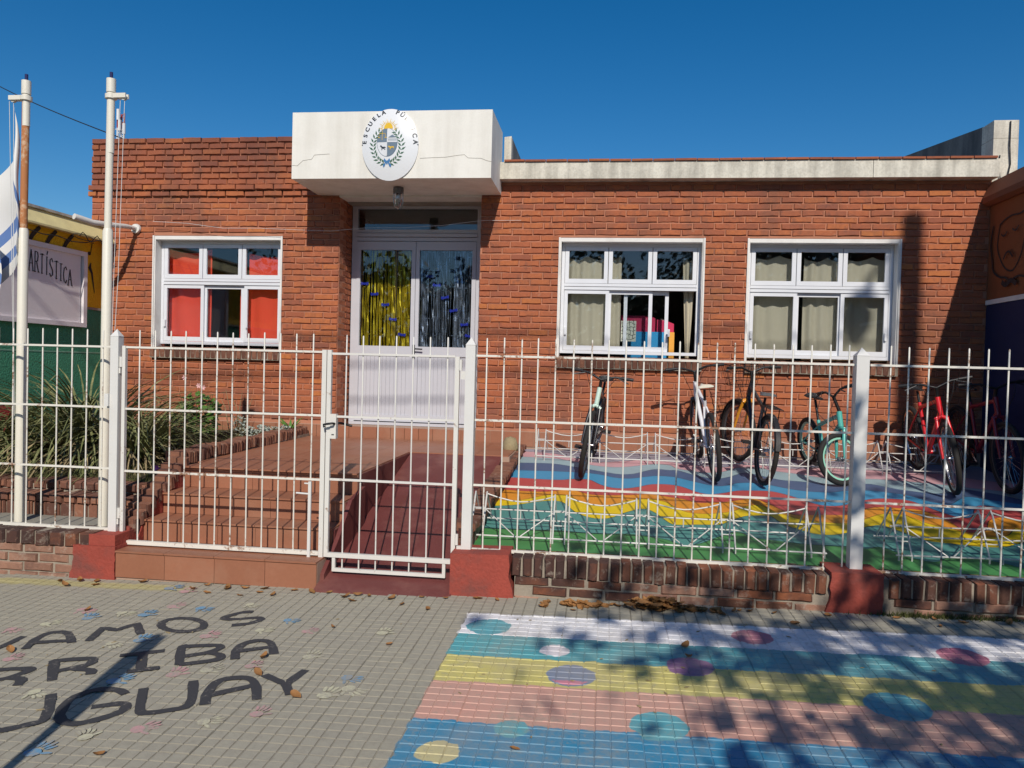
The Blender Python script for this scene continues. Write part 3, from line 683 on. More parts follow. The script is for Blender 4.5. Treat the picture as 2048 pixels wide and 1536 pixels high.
curtain(1.60, 2.12, 1.76, 2.95, 8.975, M['beige_curtain'], 'beige curtain behind the left third of the right hand window', 3, 0.02)
curtain(2.22, 2.60, 1.76, 2.93, 8.985, M['beige_curtain'], 'beige curtain with dark gaps behind the middle of the right hand window', 3, 0.022)
curtain(2.60, 3.14, 1.76, 2.94, 8.975, M['beige_curtain'], 'beige curtain behind the right third of the right hand window', 3, 0.02)
# play furniture and the paper inside the middle window
pf = thing('play_panel', 'pink and blue plastic play panel standing inside the middle window', 'play panel', (0.45, 9.25, 0.9))
q = MB(); q.prism([(0.16, 9.20, 2.06), (0.58, 9.20, 2.06), (0.58, 9.20, 2.22), (0.53, 9.20, 2.25), (0.16, 9.20, 2.25)], (0, 0.05, 0)); build(q, 'back_panel', M['plastic_red'], pf)
q = MB(); q.prism([(0.60, 9.20, 2.06), (0.80, 9.20, 2.06), (0.80, 9.20, 2.16), (0.70, 9.20, 2.20), (0.60, 9.20, 2.21)], (0, 0.05, 0)); build(q, 'back_panel', M['plastic_red'], pf)
q = MB(); q.box(0.22, 0.72, 9.18, 9.23, 0.9, 2.06); build(q, 'front_panel', M['plastic_blue'], pf)
q = MB(); q.box(0.74, 0.80, 9.10, 9.23, 0.9, 2.055); build(q, 'end_panel', M['plastic_orange'], pf)
pp = thing('paper_sheet', 'cream sheet of black cracked lines taped inside the middle window', 'paper', (0.26, 8.935, 1.92))
q = MB(); q.box(0.17, 0.345, 8.935, 8.937, 1.93, 2.17); build(q, 'sheet', M['paper'], pp)
q = MB(); rgp = random.Random(4)
for i in range(5):
    z = 1.965+i*0.045; q.ribbon([(0.175+0.165*t/6, 8.934, z+rgp.uniform(-.014, .014)) for t in range(7)], 0.006, (0, 1, 0))
    for k in range(4):
        xx = 0.185+0.045*k+rgp.uniform(-.012, .012); q.ribbon([(xx, 8.9335, z), (xx+rgp.uniform(-.012, .012), 8.9335, z+0.045)], 0.006, (0, 1, 0))
build(q, 'drawn_line', M['ink'], pp)
# tinsel curtains in the door, and the blue bows hung on them
def tinsel(x0, x1, mat, label):
    rgt = random.Random(int(x0*100)); mb = MB(); n = 46 if mat is M['gold'] else 40
    for i in range(n):
        x = x0+(x1-x0)*(i+rgt.uniform(0.1, 0.9))/n; y = 9.215+rgt.uniform(-0.015, 0.02); wd = rgt.choice((0.004, 0.006, 0.009, 0.013)); ph = rgt.uniform(0, 6); zb = 1.80-rgt.uniform(0, 0.2)
        if rgt.random() < 0.12: continue
        b = len(mb.v); K = 14
        for k in range(K+1):
            z = 3.02+(zb-3.02)*k/K; a = math.sin(ph+k*rgt.uniform(0.5, 1.1))*0.9; xx = x+rgt.gauss(0, 0.0016)
            mb.v += [(xx-wd*math.cos(a), y-wd*math.sin(a), z), (xx+wd*math.cos(a), y+wd*math.sin(a), z)]
        for k in range(K): mb.quadf((b+2*k, b+2*k+1, b+2*k+3, b+2*k+2))
    for z in (2.99, 2.93, 2.76, 2.55, 2.17, 1.96):
        for i in range(16):
            if rgt.random() < 0.6:
                x = x0+(x1-x0)*rgt.random(); mb.box(x-0.012, x+0.012, 9.195, 9.199, z, z+0.008)
    return tag(build(mb, 'tinsel_curtain', mat), label, 'tinsel curtain')
tinsel(-3.06, -2.42, M['gold'], 'gold tinsel strip curtain behind the glass of the left door leaf')
tinsel(-2.30, -1.66, M['silver'], 'silver tinsel strip curtain behind the glass of the right door leaf')
bow = MB()
for s_ in (-1, 1):
    bow.prism([(0.006*s_, 0, 0.012), (0.045*s_, 0, 0.026), (0.052*s_, 0, 0.0), (0.040*s_, 0, -0.016), (0.006*s_, 0, -0.006)], (0, 0.008, 0))
bow.box(-0.008, 0.008, -0.003, 0.011, -0.014, 0.016)
bow_me = bow.mesh('bow', M['blue_foil'])
for i, (x, z) in enumerate([(-3.02, 2.59), (-2.89, 2.46), (-2.75, 2.33), (-2.65, 2.15), (-2.53, 1.96), (-2.19, 2.69), (-2.10, 2.58), (-1.99, 2.43), (-1.88, 2.27), (-1.74, 2.10), (-1.68, 1.96)]):
    o = inst('paper_bow', bow_me, None, (x, 9.185, z), (0, random.uniform(-.25, .25), 0))
    ordn = ['topmost', 'second from the top', 'third from the top', 'fourth from the top', 'fifth from the top', 'lowest']; k_ = i if i < 5 else i-5
    if i == 4: k_ = 5
    tag(o, 'small blue bow on the %s tinsel, %s of its slanting row' % ('gold' if i < 5 else 'silver', ordn[k_]), 'paper bow', 'blue bows hung on the door tinsel')

# oval emblem sign
EC = Vector((-2.345, 7.895, 3.93)); EA, EB, EH = 0.31, 0.381, 0.045
def dome(x, z, lift=0.0):
    r2 = (x/EA)**2+(z/EB)**2
    return (EC.x+x, EC.y-0.012-EH*(1-min(r2, 1))-lift, EC.z+z)
emb = thing('emblem_sign', 'white enamel oval sign with a national coat of arms fixed to the canopy', 'oval sign', (EC.x, EC.y, EC.z-EB))
mb = MB(); NR, NA = 14, 56
mb.v.append(dome(0, 0))
for i in range(1, NR+1):
    for k in range(NA): a = 2*math.pi*k/NA; mb.v.append(dome(EA*i/NR*math.cos(a), EB*i/NR*math.sin(a)))
for k in range(NA): mb.quadf((0, 1+(k+1) % NA, 1+k))
for i in range(NR-1):
    for k in range(NA): a = 1+i*NA+k; b = 1+i*NA+(k+1) % NA; mb.quadf((a, b, b+NA, a+NA))
b0 = len(mb.v)
for k in range(NA): a = 2*math.pi*k/NA; mb.v.append((EC.x+EA*math.cos(a), EC.y+0.004, EC.z+EB*math.sin(a)))
for k in range(NA): mb.quadf((1+(NR-1)*NA+k, 1+(NR-1)*NA+(k+1) % NA, b0+(k+1) % NA, b0+k))
build(mb, 'plate', M['enamel'], emb, 50)
ZS = 0.31/225.0
def zc(x, y): return ((x-893)*ZS, -(y-452)*ZS)
def epoly(mb, pts, lift=0.0015, sub=True):
    out_ = []
    n = len(pts)
    for i in range(n):
        a, b = pts[i], pts[(i+1) % n]; L = math.hypot(b[0]-a[0], b[1]-a[1]); k = max(1, int(L/0.02)) if sub else 1
        for t in range(k): out_.append((a[0]+(b[0]-a[0])*t/k, a[1]+(b[1]-a[1])*t/k))
    mb.poly([dome(x, z, lift) for x, z in out_])
def ell(cx, cz, a, b, t0=0, t1=2*math.pi, n=28): return [(cx+a*math.cos(t0+(t1-t0)*i/n), cz+b*math.sin(t0+(t1-t0)*i/n)) for i in range(n+1)]
scx, scz = zc(878, 440); ra, rb = 80*ZS, 108*ZS
mb = MB(); epoly(mb, ell(scx, scz, ra+0.004, rb+0.004)[:-1], 0.0012); build(mb, 'shield_rim', M['en_slate'], emb)
for (t0, mat) in ((math.pi/2, 'en_slate'), (0, 'en_white'), (math.pi, 'en_white'), (1.5*math.pi, 'en_slate')):
    mb = MB(); g_ = 0.0016; sx_ = 1 if t0 in (0, 1.5*math.pi) else -1; sz_ = 1 if t0 in (0, math.pi/2) else -1
    pts = [(scx+sx_*g_, scz+sz_*g_)]+[(x+sx_*g_, z+sz_*g_) for x, z in ell(scx, scz, ra-0.003, rb-0.003, t0, t0+math.pi/2, 12)]
    epoly(mb, pts, 0.0022); build(mb, 'shield_quarter', M[mat], emb)
sxx, szz = zc(885, 335)
mb = MB(); epoly(mb, ell(sxx, szz, 36*ZS, 46*ZS, 0, math.pi, 16), 0.0024)
for i in range(17):
    a = R(-8+196*i/16); r1, r2 = (48 if i % 2 else 44)*ZS, (84 if i % 2 else 68)*ZS; w_ = 0.055
    epoly(mb, [(sxx+r1*math.cos(a-w_*1.3), szz+r1*math.sin(a-w_*1.3)), (sxx+r2*math.cos(a), szz+r2*math.sin(a)), (sxx+r1*math.cos(a+w_*1.3), szz+r1*math.sin(a+w_*1.3))], 0.0024)
build(mb, 'rising_sun', M['en_gold'], emb)
mb = MB(); epoly(mb, [zc(885, 405), zc(918, 382), zc(950, 403)], 0.003); build(mb, 'hill', M['en_slate'], emb)
mb = MB(); epoly(mb, [zc(884, 428), zc(884, 412), zc(952, 410), zc(954, 428)], 0.003); build(mb, 'water_band', M['en_grey'], emb)
mb = MB(); mb2 = zc
for s_ in (((838, 350), (838, 425), 0.004), ((815, 372), (862, 372), 0.004), ((815, 372), (809, 402), 0.003), ((862, 372), (868, 402), 0.003), ((804, 404), (822, 404), 0.006), ((858, 404), (876, 404), 0.006)):
    a, b = zc(*s_[0]), zc(*s_[1]); d = Vector((b[0]-a[0], b[1]-a[1])).normalized(); n_ = Vector((-d.y, d.x))*s_[2]/2
    epoly(mb, [(a[0]+n_.x, a[1]+n_.y), (b[0]+n_.x, b[1]+n_.y), (b[0]-n_.x, b[1]-n_.y), (a[0]-n_.x, a[1]-n_.y)], 0.003, False)
build(mb, 'balance_scale', M['en_gold'], emb)
mb = MB(); epoly(mb, [zc(*p) for p in [(824, 466), (832, 462), (838, 472), (852, 476), (862, 474), (870, 484), (864, 486), (862, 480), (858, 488), (866, 496), (862, 499), (852, 490), (842, 488), (840, 500), (834, 500), (836, 488), (832, 478), (824, 474)]], 0.003, False)
build(mb, 'horse', M['en_black'], emb)
mb = MB(); epoly(mb, [zc(*p) for p in [(888, 470), (898, 468), (902, 474), (922, 472), (932, 472), (934, 488), (930, 488), (928, 482), (910, 484), (906, 496), (901, 496), (902, 484), (896, 480), (889, 478)]], 0.003, False)
build(mb, 'ox', M['en_gold'], emb)
for sgn, nm in ((-1, 'wreath'), (1, 'wreath')):
    mb = MB(); rgw = random.Random(3)
    for i in range(11):
        t = R(-78+i*13.0); cx = 878+sgn*(112*math.cos(t)); cy = 470-(132*math.sin(t))
        for side_ in (-1, 1):
            an = math.atan2(130*math.cos(t), -sgn*108*math.sin(t))+side_*0.75*sgn*1.0
            L = 41+rgw.uniform(-6, 6); ax, ay = math.cos(an), math.sin(an); wv = 7.2
            pts = [(cx, cy), (cx+ax*L*0.45-ay*wv, cy-ay*L*0.45-ax*wv), (cx+ax*L, cy-ay*L), (cx+ax*L*0.45+ay*wv, cy-ay*L*0.45+ax*wv)]
            epoly(mb, [zc(*p) for p in pts], 0.0018+0.0003*(side_+1), False)
    build(mb, nm, M['en_green'], emb)
mb = MB()
for pts in ([(878, 585), (858, 562), (850, 580), (862, 596)], [(878, 585), (898, 562), (906, 580), (894, 596)], [(874, 588), (858, 624), (848, 630), (846, 608)], [(882, 588), (898, 624), (910, 630), (912, 608)], [(872, 580), (884, 580), (884, 606), (872, 606)]):
    epoly(mb, [zc(*p) for p in pts], 0.0028+0.0003*len(mb.f), False)
build(mb, 'ribbon_bow', M['en_blue'], emb)
def text_mesh(ch, size, bold=0.0):
    c = bpy.data.curves.new('t', 'FONT'); c.body = ch; c.size = size; c.align_x = 'CENTER'; c.offset = bold; c.resolution_u = 3
    o = bpy.data.objects.new('t', c); COL.objects.link(o)
    dg = bpy.context.evaluated_depsgraph_get(); me = bpy.data.meshes.new_from_object(o.evaluated_get(dg))
    vs = [tuple(v.co) for v in me.vertices]; fs = [tuple(p.vertices) for p in me.polygons]
    bpy.data.objects.remove(o); bpy.data.curves.remove(c); bpy.data.meshes.remove(me); return vs, fs
def arc_word(word, a0, a1):
    ea, eb = 196*ZS, 250*ZS
    for i, ch in enumerate(word):
        t = R(a0+(a1-a0)*i/(len(word)-1)); cx, cz_ = ea*math.cos(t), eb*math.sin(t)
        tx, tz = ea*math.sin(t), -eb*math.cos(t); L = math.hypot(tx, tz); tx, tz = tx/L, tz/L
        vs, fs = text_mesh(ch, 0.066, 0.0022); mb = MB()
        mb.v = [dome(cx+x*tx-(y-0.012)*tz*1, cz_+x*tz+(y-0.012)*tx*1, 0.002) for x, y, _ in vs]
        for f in fs: mb.quadf(f[::-1])
        build(mb, 'letter', M['en_black'], emb)
arc_word('ESCUELA', 176, 106); arc_word('PÚBLICA', 74, 4)
mb = MB()
for s_ in (-1, 1): mb.lathe([(0.0, -0.006), (0.007, -0.004), (0.008, 0.004)], (EC.x+s_*0.304, EC.y-0.014, EC.z+0.0), 10, axis='y')
build(mb, 'screw', M['lamp_body'], emb)
# caged lamp under the canopy
lp = thing('entrance_lamp', 'caged jar lamp hanging under the white canopy', 'lamp', (-2.36, 8.3, 3.33))
mb = MB(); mb.lathe([(0.0, 3.58), (0.055, 3.578), (0.06, 3.55), (0.058, 3.515), (0.05, 3.505)], (-2.36, 8.3, 0), 16); build(mb, 'lamp_cap', M['lamp_body'], lp, 40)
mb = MB(); mb.lathe([(0.044, 3.505), (0.046, 3.45), (0.042, 3.40), (0.028, 3.375), (0.0, 3.37)], (-2.36, 8.3, 0), 16); build(mb, 'glass_jar', M['jar'], lp, 40)
mb = MB(); mb.lathe([(0.0, 3.50), (0.02, 3.49), (0.026, 3.45), (0.018, 3.415), (0.0, 3.41)], (-2.36, 8.3, 0), 12); build(mb, 'bulb', M['white_wall'], lp, 40)
mb = MB()
for k in range(4):
    a = k*math.pi/4*1.0+0.4; c_, s_ = math.cos(a), math.sin(a)
    mb.tube([(-2.36+c_*r_, 8.3+s_*r_, z) for r_, z in ((0.056, 3.51), (0.055, 3.42), (0.044, 3.365), (0.0, 3.335), (-0.044, 3.365), (-0.055, 3.42), (-0.056, 3.51))], 0.0028, 5)
mb.tube([(-2.36+0.056*math.cos(t), 8.3+0.056*math.sin(t), 3.44) for t in [k*math.pi/8 for k in range(16)]], 0.0028, 5, closed=True)
build(mb, 'wire_guard', M['chrome'], lp, 40)
# white bracket arm on the left wing
ba = thing('bracket_arm', 'white tubular bracket arm fixed to the brick wall over the left window', 'bracket', (-5.75, 8.66, 3.17))
mb = MB(); mb.lathe([(0.0, -0.02), (0.055, -0.02), (0.06, 0.0), (0.06, 0.012)], (-5.77, 8.678, 3.175), 18, axis='y'); build(mb, 'wall_flange', M['gate_w'], ba, 40)
mb = MB(); mb.tube([(-5.77, 8.66, 3.175), (-5.78, 8.5, 3.17), (-5.80, 8.25, 3.14), (-5.85, 8.0, 3.12), (-5.93, 7.8, 3.15)], [0.026, 0.028, 0.03, 0.032, 0.034], 12); build(mb, 'arm_tube', M['gate_w'], ba, 50)
# thin cable sagging across the facade
mb = MB(); mb.tube([(-5.5+0.45*i, 8.60 if (x_ := -5.5+0.45*i) < -3.3 or x_ > -1.4 else 8.58, 3.25-0.10*math.sin(math.pi*i/9.0)+0.015*math.sin(i*2.3)) for i in range(11)], 0.002, 5)
tag(build(mb, 'cable', M['rope']), 'thin pale cable sagging across the brick front under the canopy', 'cable')

# ------------------------------------------------------------------ entrance stair, landing and ramp
stair = thing('entrance_stair', 'terracotta tiled steps and landing leading up to the door', 'stairs', (-2.67, 4.95, 0.03))
TX0, TX1 = -3.41, -1.94
core = MB()
core.box(TX0, -1.925, 4.962, 5.29, -0.1, 0.208); core.box(TX0, TX1, 5.29, 5.54, -0.1, 0.368); core.box(TX0, TX1, 5.54, 5.84, -0.1, 0.528)
core.box(-3.50, TX1, 5.84, 8.68, -0.1, 0.698); core.box(TX1, -0.92, 7.44, 8.68, -0.1, 0.698)
build(core, 'stair_core', M['grout'], stair)
def tile_part(w_, d_, h_):
    mb = MB(); mb.box(0.0015, w_-0.0015, 0.0015, d_-0.0015, 0, h_); return mb.mesh('tile', M['tile_red'])
TW = (TX1-TX0)/5
riser = {h: None for h in ()}
def riser_row(y, z0, z1, x0, x1, n):
    wv = (x1-x0)/n; mb = MB(); mb.box(0.0015, wv-0.0015, 0, 0.012, 0.0015, z1-z0-0.001); me = mb.mesh('tile', M['tile_red'])
    for i in range(n): inst('tile', me, stair, (x0+i*wv, y-0.012, z0))
def tread_row(y0, y1, z, x0, x1, n):
    wv = (x1-x0)/n; mb = MB(); mb.box(0.0015, wv-0.0015, 0, y1-y0-0.002, 0, 0.012); me = mb.mesh('tile', M['tile_red'])
    for i in range(n): inst('tile', me, stair, (x0+i*wv, y0, z-0.012))
riser_row(4.962, 0.03, 0.208, TX0, -1.925, 4); tread_row(4.94, 5.277, 0.22, TX0, -1.925, 4)
riser_row(5.29, 0.22, 0.368, TX0, TX1, 5); tread_row(5.262, 5.527, 0.38, TX0, TX1, 5)
riser_row(5.54, 0.38, 0.528, TX0, TX1, 5); tread_row(5.512, 5.827, 0.54, TX0, TX1, 5)
riser_row(5.84, 0.54, 0.698, TX0, TX1, 5); tread_row(5.81, 6.10, 0.71, TX0, TX1, 5)
yy = 6.10
while yy < 8.5: tread_row(yy, min(yy+0.32, 8.675), 0.71, -3.49, TX1, 5); yy += 0.32
yy = 7.44
while yy < 8.5: tread_row(yy, min(yy+0.32, 8.675), 0.7105, TX1, -0.93, 3); yy += 0.32
cheek = MB()
cheek.prism([(TX1, 5.15, 0.0), (TX1, 7.44, 0.0), (TX1, 7.44, 0.70), (TX1, 5.845, 0.695), (TX1, 5.845, 0.525), (TX1, 5.545, 0.525), (TX1, 5.545, 0.365), (TX1, 5.295, 0.365), (TX1, 5.295, 0.205), (TX1, 5.15, 0.205)], (0.012, 0, 0))
cheek.prism([(TX1+0.013, 5.02, 0.05), (TX1+0.013, 5.9, 0.29), (TX1+0.013, 5.9, 0.60), (TX1+0.013, 5.58, 0.54), (TX1+0.013, 5.30, 0.30), (TX1+0.013, 5.02, 0.12)], (0.03, 0, 0))
build(cheek, 'stair_cheek', M['maroon'], stair)
ramp = thing('access_ramp', 'maroon painted concrete ramp rising behind the small gate', 'ramp', (-1.43, 4.9, 0.05))
mb = MB(); 
segs = [(4.88, 0.045), (5.72, 0.262), (5.735, 0.255), (6.40, 0.432), (6.415, 0.425), (7.438, 0.70)]
for (ya, za), (yb, zb) in zip(segs[:-1], segs[1:]):
    mb.prism([(-1.925, ya, za), (-1.925, yb, zb), (-1.925, yb, -0.1), (-1.925, ya, -0.1)], (0.93 if ya > 4.9 else 0.945, 0, 0))
build(mb, 'ramp_slab', M['maroon'], ramp)
mb = MB(); mb.prism([(-0.993, 4.942, 0.0), (-0.560, 4.942, 0.0), (-0.563, 4.942, 0.06), (-0.572, 4.942, 0.12), (-0.598, 4.942, 0.20), (-0.592, 4.942, 0.27), (-0.60, 4.942, 0.345), (-0.993, 4.942, 0.335)], (0, 0.27, 0))
# ------------------------------------------------------------------ low walls under the fence
WB = brick_set('brick', 0.062, 0.125, 0.22, M['old_brick'], 6, 31, 0.009)
WS = brick_set('brick', 0.225, 0.058, 0.10, M['pale_brick'], 6, 32, 0.008)
WSd = brick_set('brick', 0.225, 0.058, 0.10, M['old_brick'], 6, 34, 0.008)
WL = brick_set('brick', 0.105, 0.105, 0.22, M['old_brick'], 6, 33, 0.012)
lwr = thing('low_wall', 'low weathered brick wall under the fence beside the painted yard', 'low wall', (1.7, 5.0, 0.05))
mb2_ = MB(); mb2_.box(-0.56, 4.3, 4.978, 5.21, -0.1, 0.322); build(mb2_, 'mortar_core', M['old_mortar'], lwr)
build(mb, 'red_block', M['red_paint'], lwr)
def red_block(x0, x1, z0, z1, parent, y=4.945, seed=1):
    rgb = random.Random(seed); mb = MB(); n = 9
    L = [(x0+rgb.uniform(-0.006, 0.006)-0.045*max(0, 1-i/4), z0+(z1-z0)*i/n) for i, z in ((i, z0+(z1-z0)*i/n) for i in range(n+1))]
    Rr = [(x1+rgb.uniform(-0.005, 0.005), z0+(z1-z0)*i/n) for i in range(n, -1, -1)]
    mb.prism([(x, y, z) for x, z in L+Rr][::-1], (0, 0.27, 0)); return build(mb, 'red_block', M['red_paint'], parent)
red_block(1.45, 1.768, 0.06, 0.352, lwr, seed=5)
x = -0.55; i = 0
while x < 4.25:
    if not (1.42 < x < 1.80):
        inst('brick', WB[rg.randrange(6)][1], lwr, (x, 4.962+rg.uniform(-.006, .006), 0.267+rg.uniform(-.006, .003)), (rg.gauss(0, .015), rg.gauss(0, .022), rg.gauss(0, .02)))
    x += 0.0715+rg.uniform(-.002, .003)
for k, zc_ in enumerate((0.175, 0.108, 0.042)):
    x = -0.56+(0.12 if k % 2 else 0)
    while x < 4.2:
        if not (1.36 < x+0.11 < 1.83) and zc_ > pave_z(x, 4.95)-0.04:
            inst('brick', (WS if rg.random() < 0.55 else WSd)[rg.randrange(6)][1], lwr, (x+0.115, 4.968+rg.uniform(-.007, .006), zc_+rg.uniform(-.005, .005)), (0, rg.gauss(0, .012), rg.gauss(0, .012)))
        x += 0.24
lwl = thing('low_wall', 'low brick wall under the short fence in front of the flagpoles', 'low wall', (-4.4, 5.0, 0.02))
mb = MB(); mb.box(-6.3, -3.436, 4.978, 5.21, -0.1, 0.320); build(mb, 'mortar_core', M['old_mortar'], lwl)
red_block(-3.735, -3.412, -0.02, 0.245, lwl, seed=8)
mb = MB(); mb.box(-3.62, -3.42, 4.955, 5.2, 0.246, 0.324); build(mb, 'red_block', M['red_paint'], lwl)
x = -6.2
while x < -3.64:
    inst('brick', WL[rg.randrange(6)][1], lwl, (x, 4.955+rg.uniform(-.006, .006), 0.272+rg.uniform(-.004, .003)), (rg.gauss(0, .02), rg.gauss(0, .03), rg.gauss(0, .03))); x += 0.116
for k, zc_ in enumerate((0.195, 0.128, 0.06, -0.005)):
    x = -6.3+(0.12 if k % 2 else 0)
    while x < -3.86:
        inst('brick', WS[rg.randrange(6)][1], lwl, (x+0.115, 4.966+rg.uniform(-.006, .006), zc_+rg.uniform(-.004, .004)), (0, rg.gauss(0, .01), rg.gauss(0, .01))); x += 0.24

# ------------------------------------------------------------------ garden: patio strip, retaining wall, lawn
mb = MB(); mb.box(-6.3, -3.50, 5.21, 5.52, 0.0, 0.315)
tag(build(mb, 'patio', M['patio']), kind='structure')
gw = thing('garden_wall', 'stepped brick retaining wall between the patio strip and the lawn', 'garden wall', (-4.9, 5.5, 0.32))
mb = MB(); mb.box(-6.3, -3.55, 5.535, 5.9, 0.2, 0.41); mb.box(-6.3, -3.55, 5.70, 5.95, 0.41, 0.53); build(mb, 'mortar_core', M['old_mortar'], gw)
GS = brick_set('brick', 0.108, 0.112, 0.06, M['edge_brick'], 6, 41, 0.008); GH = brick_set('brick', 0.108, 0.062, 0.22, M['edge_brick'], 6, 42, 0.010)
x = -6.25
while x < -3.6:
    inst('brick', GS[rg.randrange(6)][1], gw, (x, 5.515+rg.uniform(-.005, .005), 0.362), (0, rg.gauss(0, .02), rg.gauss(0, .03)))
    inst('brick', GH[rg.randrange(6)][1], gw, (x+0.03, 5.50+rg.uniform(-.008, .008), 0.452), (rg.gauss(0, .03), rg.gauss(0, .03), rg.gauss(0, .04)))
    inst('brick', GH[rg.randrange(6)][1], gw, (x-0.02, 5.68+rg.uniform(-.01, .01), 0.525+rg.uniform(-.006, .006)), (rg.gauss(0, .04), rg.gauss(0, .03), rg.gauss(0, .04)))
    x += 0.119
def lawn_z(x, y): return 0.545+(y-5.85)*0.072
mb = MB(); nxl, nyl = 22, 24
for j in range(nyl+1):
    for i in range(nxl+1):
        xx = -6.2+2.66*i/nxl; y_ = 5.85+2.84*j/nyl; mb.v.append((xx, y_, lawn_z(xx, y_)+random.uniform(-.012, .012)))
for j in range(nyl):
    for i in range(nxl): a = j*(nxl+1)+i; mb.quadf((a, a+1, a+nxl+2, a+nxl+1))
mb.box(-6.2, -3.55, 5.9, 8.68, 0.1, 0.50)
tag(build(mb, 'garden_bed', M['soil']), kind='structure')
mb = MB(); rgg = random.Random(9)
for _ in range(11000):
    x = rgg.uniform(-6.15, -3.56); y = 5.86+(rgg.random()**1.4)*2.75; z = lawn_z(x, y)-0.005; a = rgg.uniform(0, 6.28); h = rgg.uniform(0.02, 0.065); b = rgg.uniform(-0.03, 0.03)
    c_, s_ = math.cos(a)*0.0032, math.sin(a)*0.0032; i0 = len(mb.v)
    mb.v += [(x-c_, y-s_, z), (x+c_, y+s_, z), (x+b+rgg.uniform(-.02, .02), y+rgg.uniform(-.03, .03), z+h)]; mb.quadf((i0, i0+1, i0+2))
tag(build(mb, 'grass', M['grass']), kind='stuff')
# border beside the stair: bricks on edge climbing with the steps, then along the landing
bd = thing('border_wall', 'brick edging climbing beside the steps and along the landing', 'brick edging', (-3.5, 6.8, 0.3))
mb = MB(); mb.prism([(-3.57, 5.16, 0.2), (-3.57, 5.92, 0.2), (-3.57, 5.92, 0.735), (-3.57, 5.16, 0.30)], (0.145, 0, 0)); mb.box(-3.57, -3.49, 5.92, 8.66, 0.2, 0.74); mb.box(-3.57, -3.414, 4.99, 5.13, 0.0, 0.205); build(mb, 'mortar_core', M['old_mortar'], bd)
mb = MB()
for (y0, y1, z0) in ((5.20, 5.30, 0.22), (5.30, 5.53, 0.38), (5.53, 5.82, 0.54)):
    mb.prism([(-3.424, y0, z0), (-3.424, y1, z0), (-3.424, y1, z0+0.17), (-3.424, y0, z0+0.01)], (0.012, 0, 0))
mb.prism([(-3.56, 5.135, 0.2), (-3.43, 5.135, 0.2), (-3.43, 5.135, 0.34), (-3.48, 5.135, 0.36), (-3.56, 5.135, 0.29)], (0, 0.025, 0))
build(mb, 'red_cheek', M['red_paint'], bd)
BB = brick_set('brick', 0.058, 0.105, 0.16, M['edge_brick'], 6, 51, 0.009)
y = 5.20
while y < 5.92:
    t = (y-5.16)/0.76; zz = 0.30+0.435*t
    inst('brick', BB[rg.randrange(6)][1], bd, (-3.405+rg.uniform(-.008, .008), y, zz+0.03), (0.0, -0.1, math.pi/2+rg.gauss(0, .05))); 
    y += 0.072
while y < 8.64:
    inst('brick', BB[rg.randrange(6)][1], bd, (-3.455+rg.uniform(-.006, .006)-0.04*(y-5.92)/2.7, y, 0.765+rg.uniform(-.005, .005)+0.008*math.sin(y*9)), (0, rg.gauss(0, .06), math.pi/2+rg.gauss(0, .04))); y += 0.072
# brick wall between ramp and yard
rw = thing('ramp_side_wall', 'sloping weathered brick wall between the ramp and the painted yard', 'brick wall', (-1.0, 6.8, 0.3))
def rwz(y): return 0.49+(y-5.22)*0.072
mb = MB(); mb.prism([(-0.99, 5.22, 0.0), (-0.99, 8.55, 0.0), (-0.99, 8.55, rwz(8.55)-0.06), (-0.99, 5.22, rwz(5.22)-0.06)], (0.10, 0, 0)); build(mb, 'mortar_core', M['old_mortar'], rw)
RB = brick_set('brick', 0.225, 0.056, 0.10, M['edge_brick'], 6, 61, 0.009)
RT = brick_set('brick', 0.108, 0.060, 0.155, M['edge_brick'], 6, 62, 0.010)
for k in range(6):
    y = 5.22+(0.12 if k % 2 else 0.0)
    while y < 8.5:
        z = rwz(y)-0.095-k*0.066
        if z > yard_z(y)-0.02:
            inst('brick', RB[rg.randrange(6)][1], rw, (-0.888+rg.uniform(-.006, .006), y+0.11, z), (0, -0.072, math.pi/2+rg.gauss(0, .02)))
            inst('brick', RB[rg.randrange(6)][1], rw, (-0.992+rg.uniform(-.004, .004), y+0.11, z), (0, 0.072, -math.pi/2))
        y += 0.24
y = 5.27
while y < 8.5:
    inst('brick', RT[rg.randrange(6)][1], rw, (-0.865+rg.uniform(-.01, .01), y, rwz(y)-0.03+rg.uniform(-.006, .006)), (rg.gauss(0, .05), -0.072+rg.gauss(0, .03), math.pi/2+rg.gauss(0, .04))); y += 0.118
z_ = 0.25
while z_ < 0.44:
    inst('brick', WL[rg.randrange(6)][1], rw, (-0.94, 5.205, z_+0.03), (0, 0, 0)).scale = (1.0, 0.4, 0.6); z_ += 0.068
mb = MB(); rgs = random.Random(2); P_ = []
for (r_, h) in ((0.0, 0.0), (0.075, 0.005), (0.088, 0.05), (0.08, 0.11), (0.05, 0.15), (0.0, 0.165)): P_.append((r_, h))
mb.lathe(P_, (-0.99, 8.05, rwz(8.05)-0.012), 12); mb.v = [(a+rgs.uniform(-.008, .008), b+rgs.uniform(-.008, .008), c+rgs.uniform(-.006, .006)) for a, b, c in mb.v]
tag(build(mb, 'stone', M['stone'], None, 50), 'pale rounded stone sitting on top of the ramp side wall', 'stone')

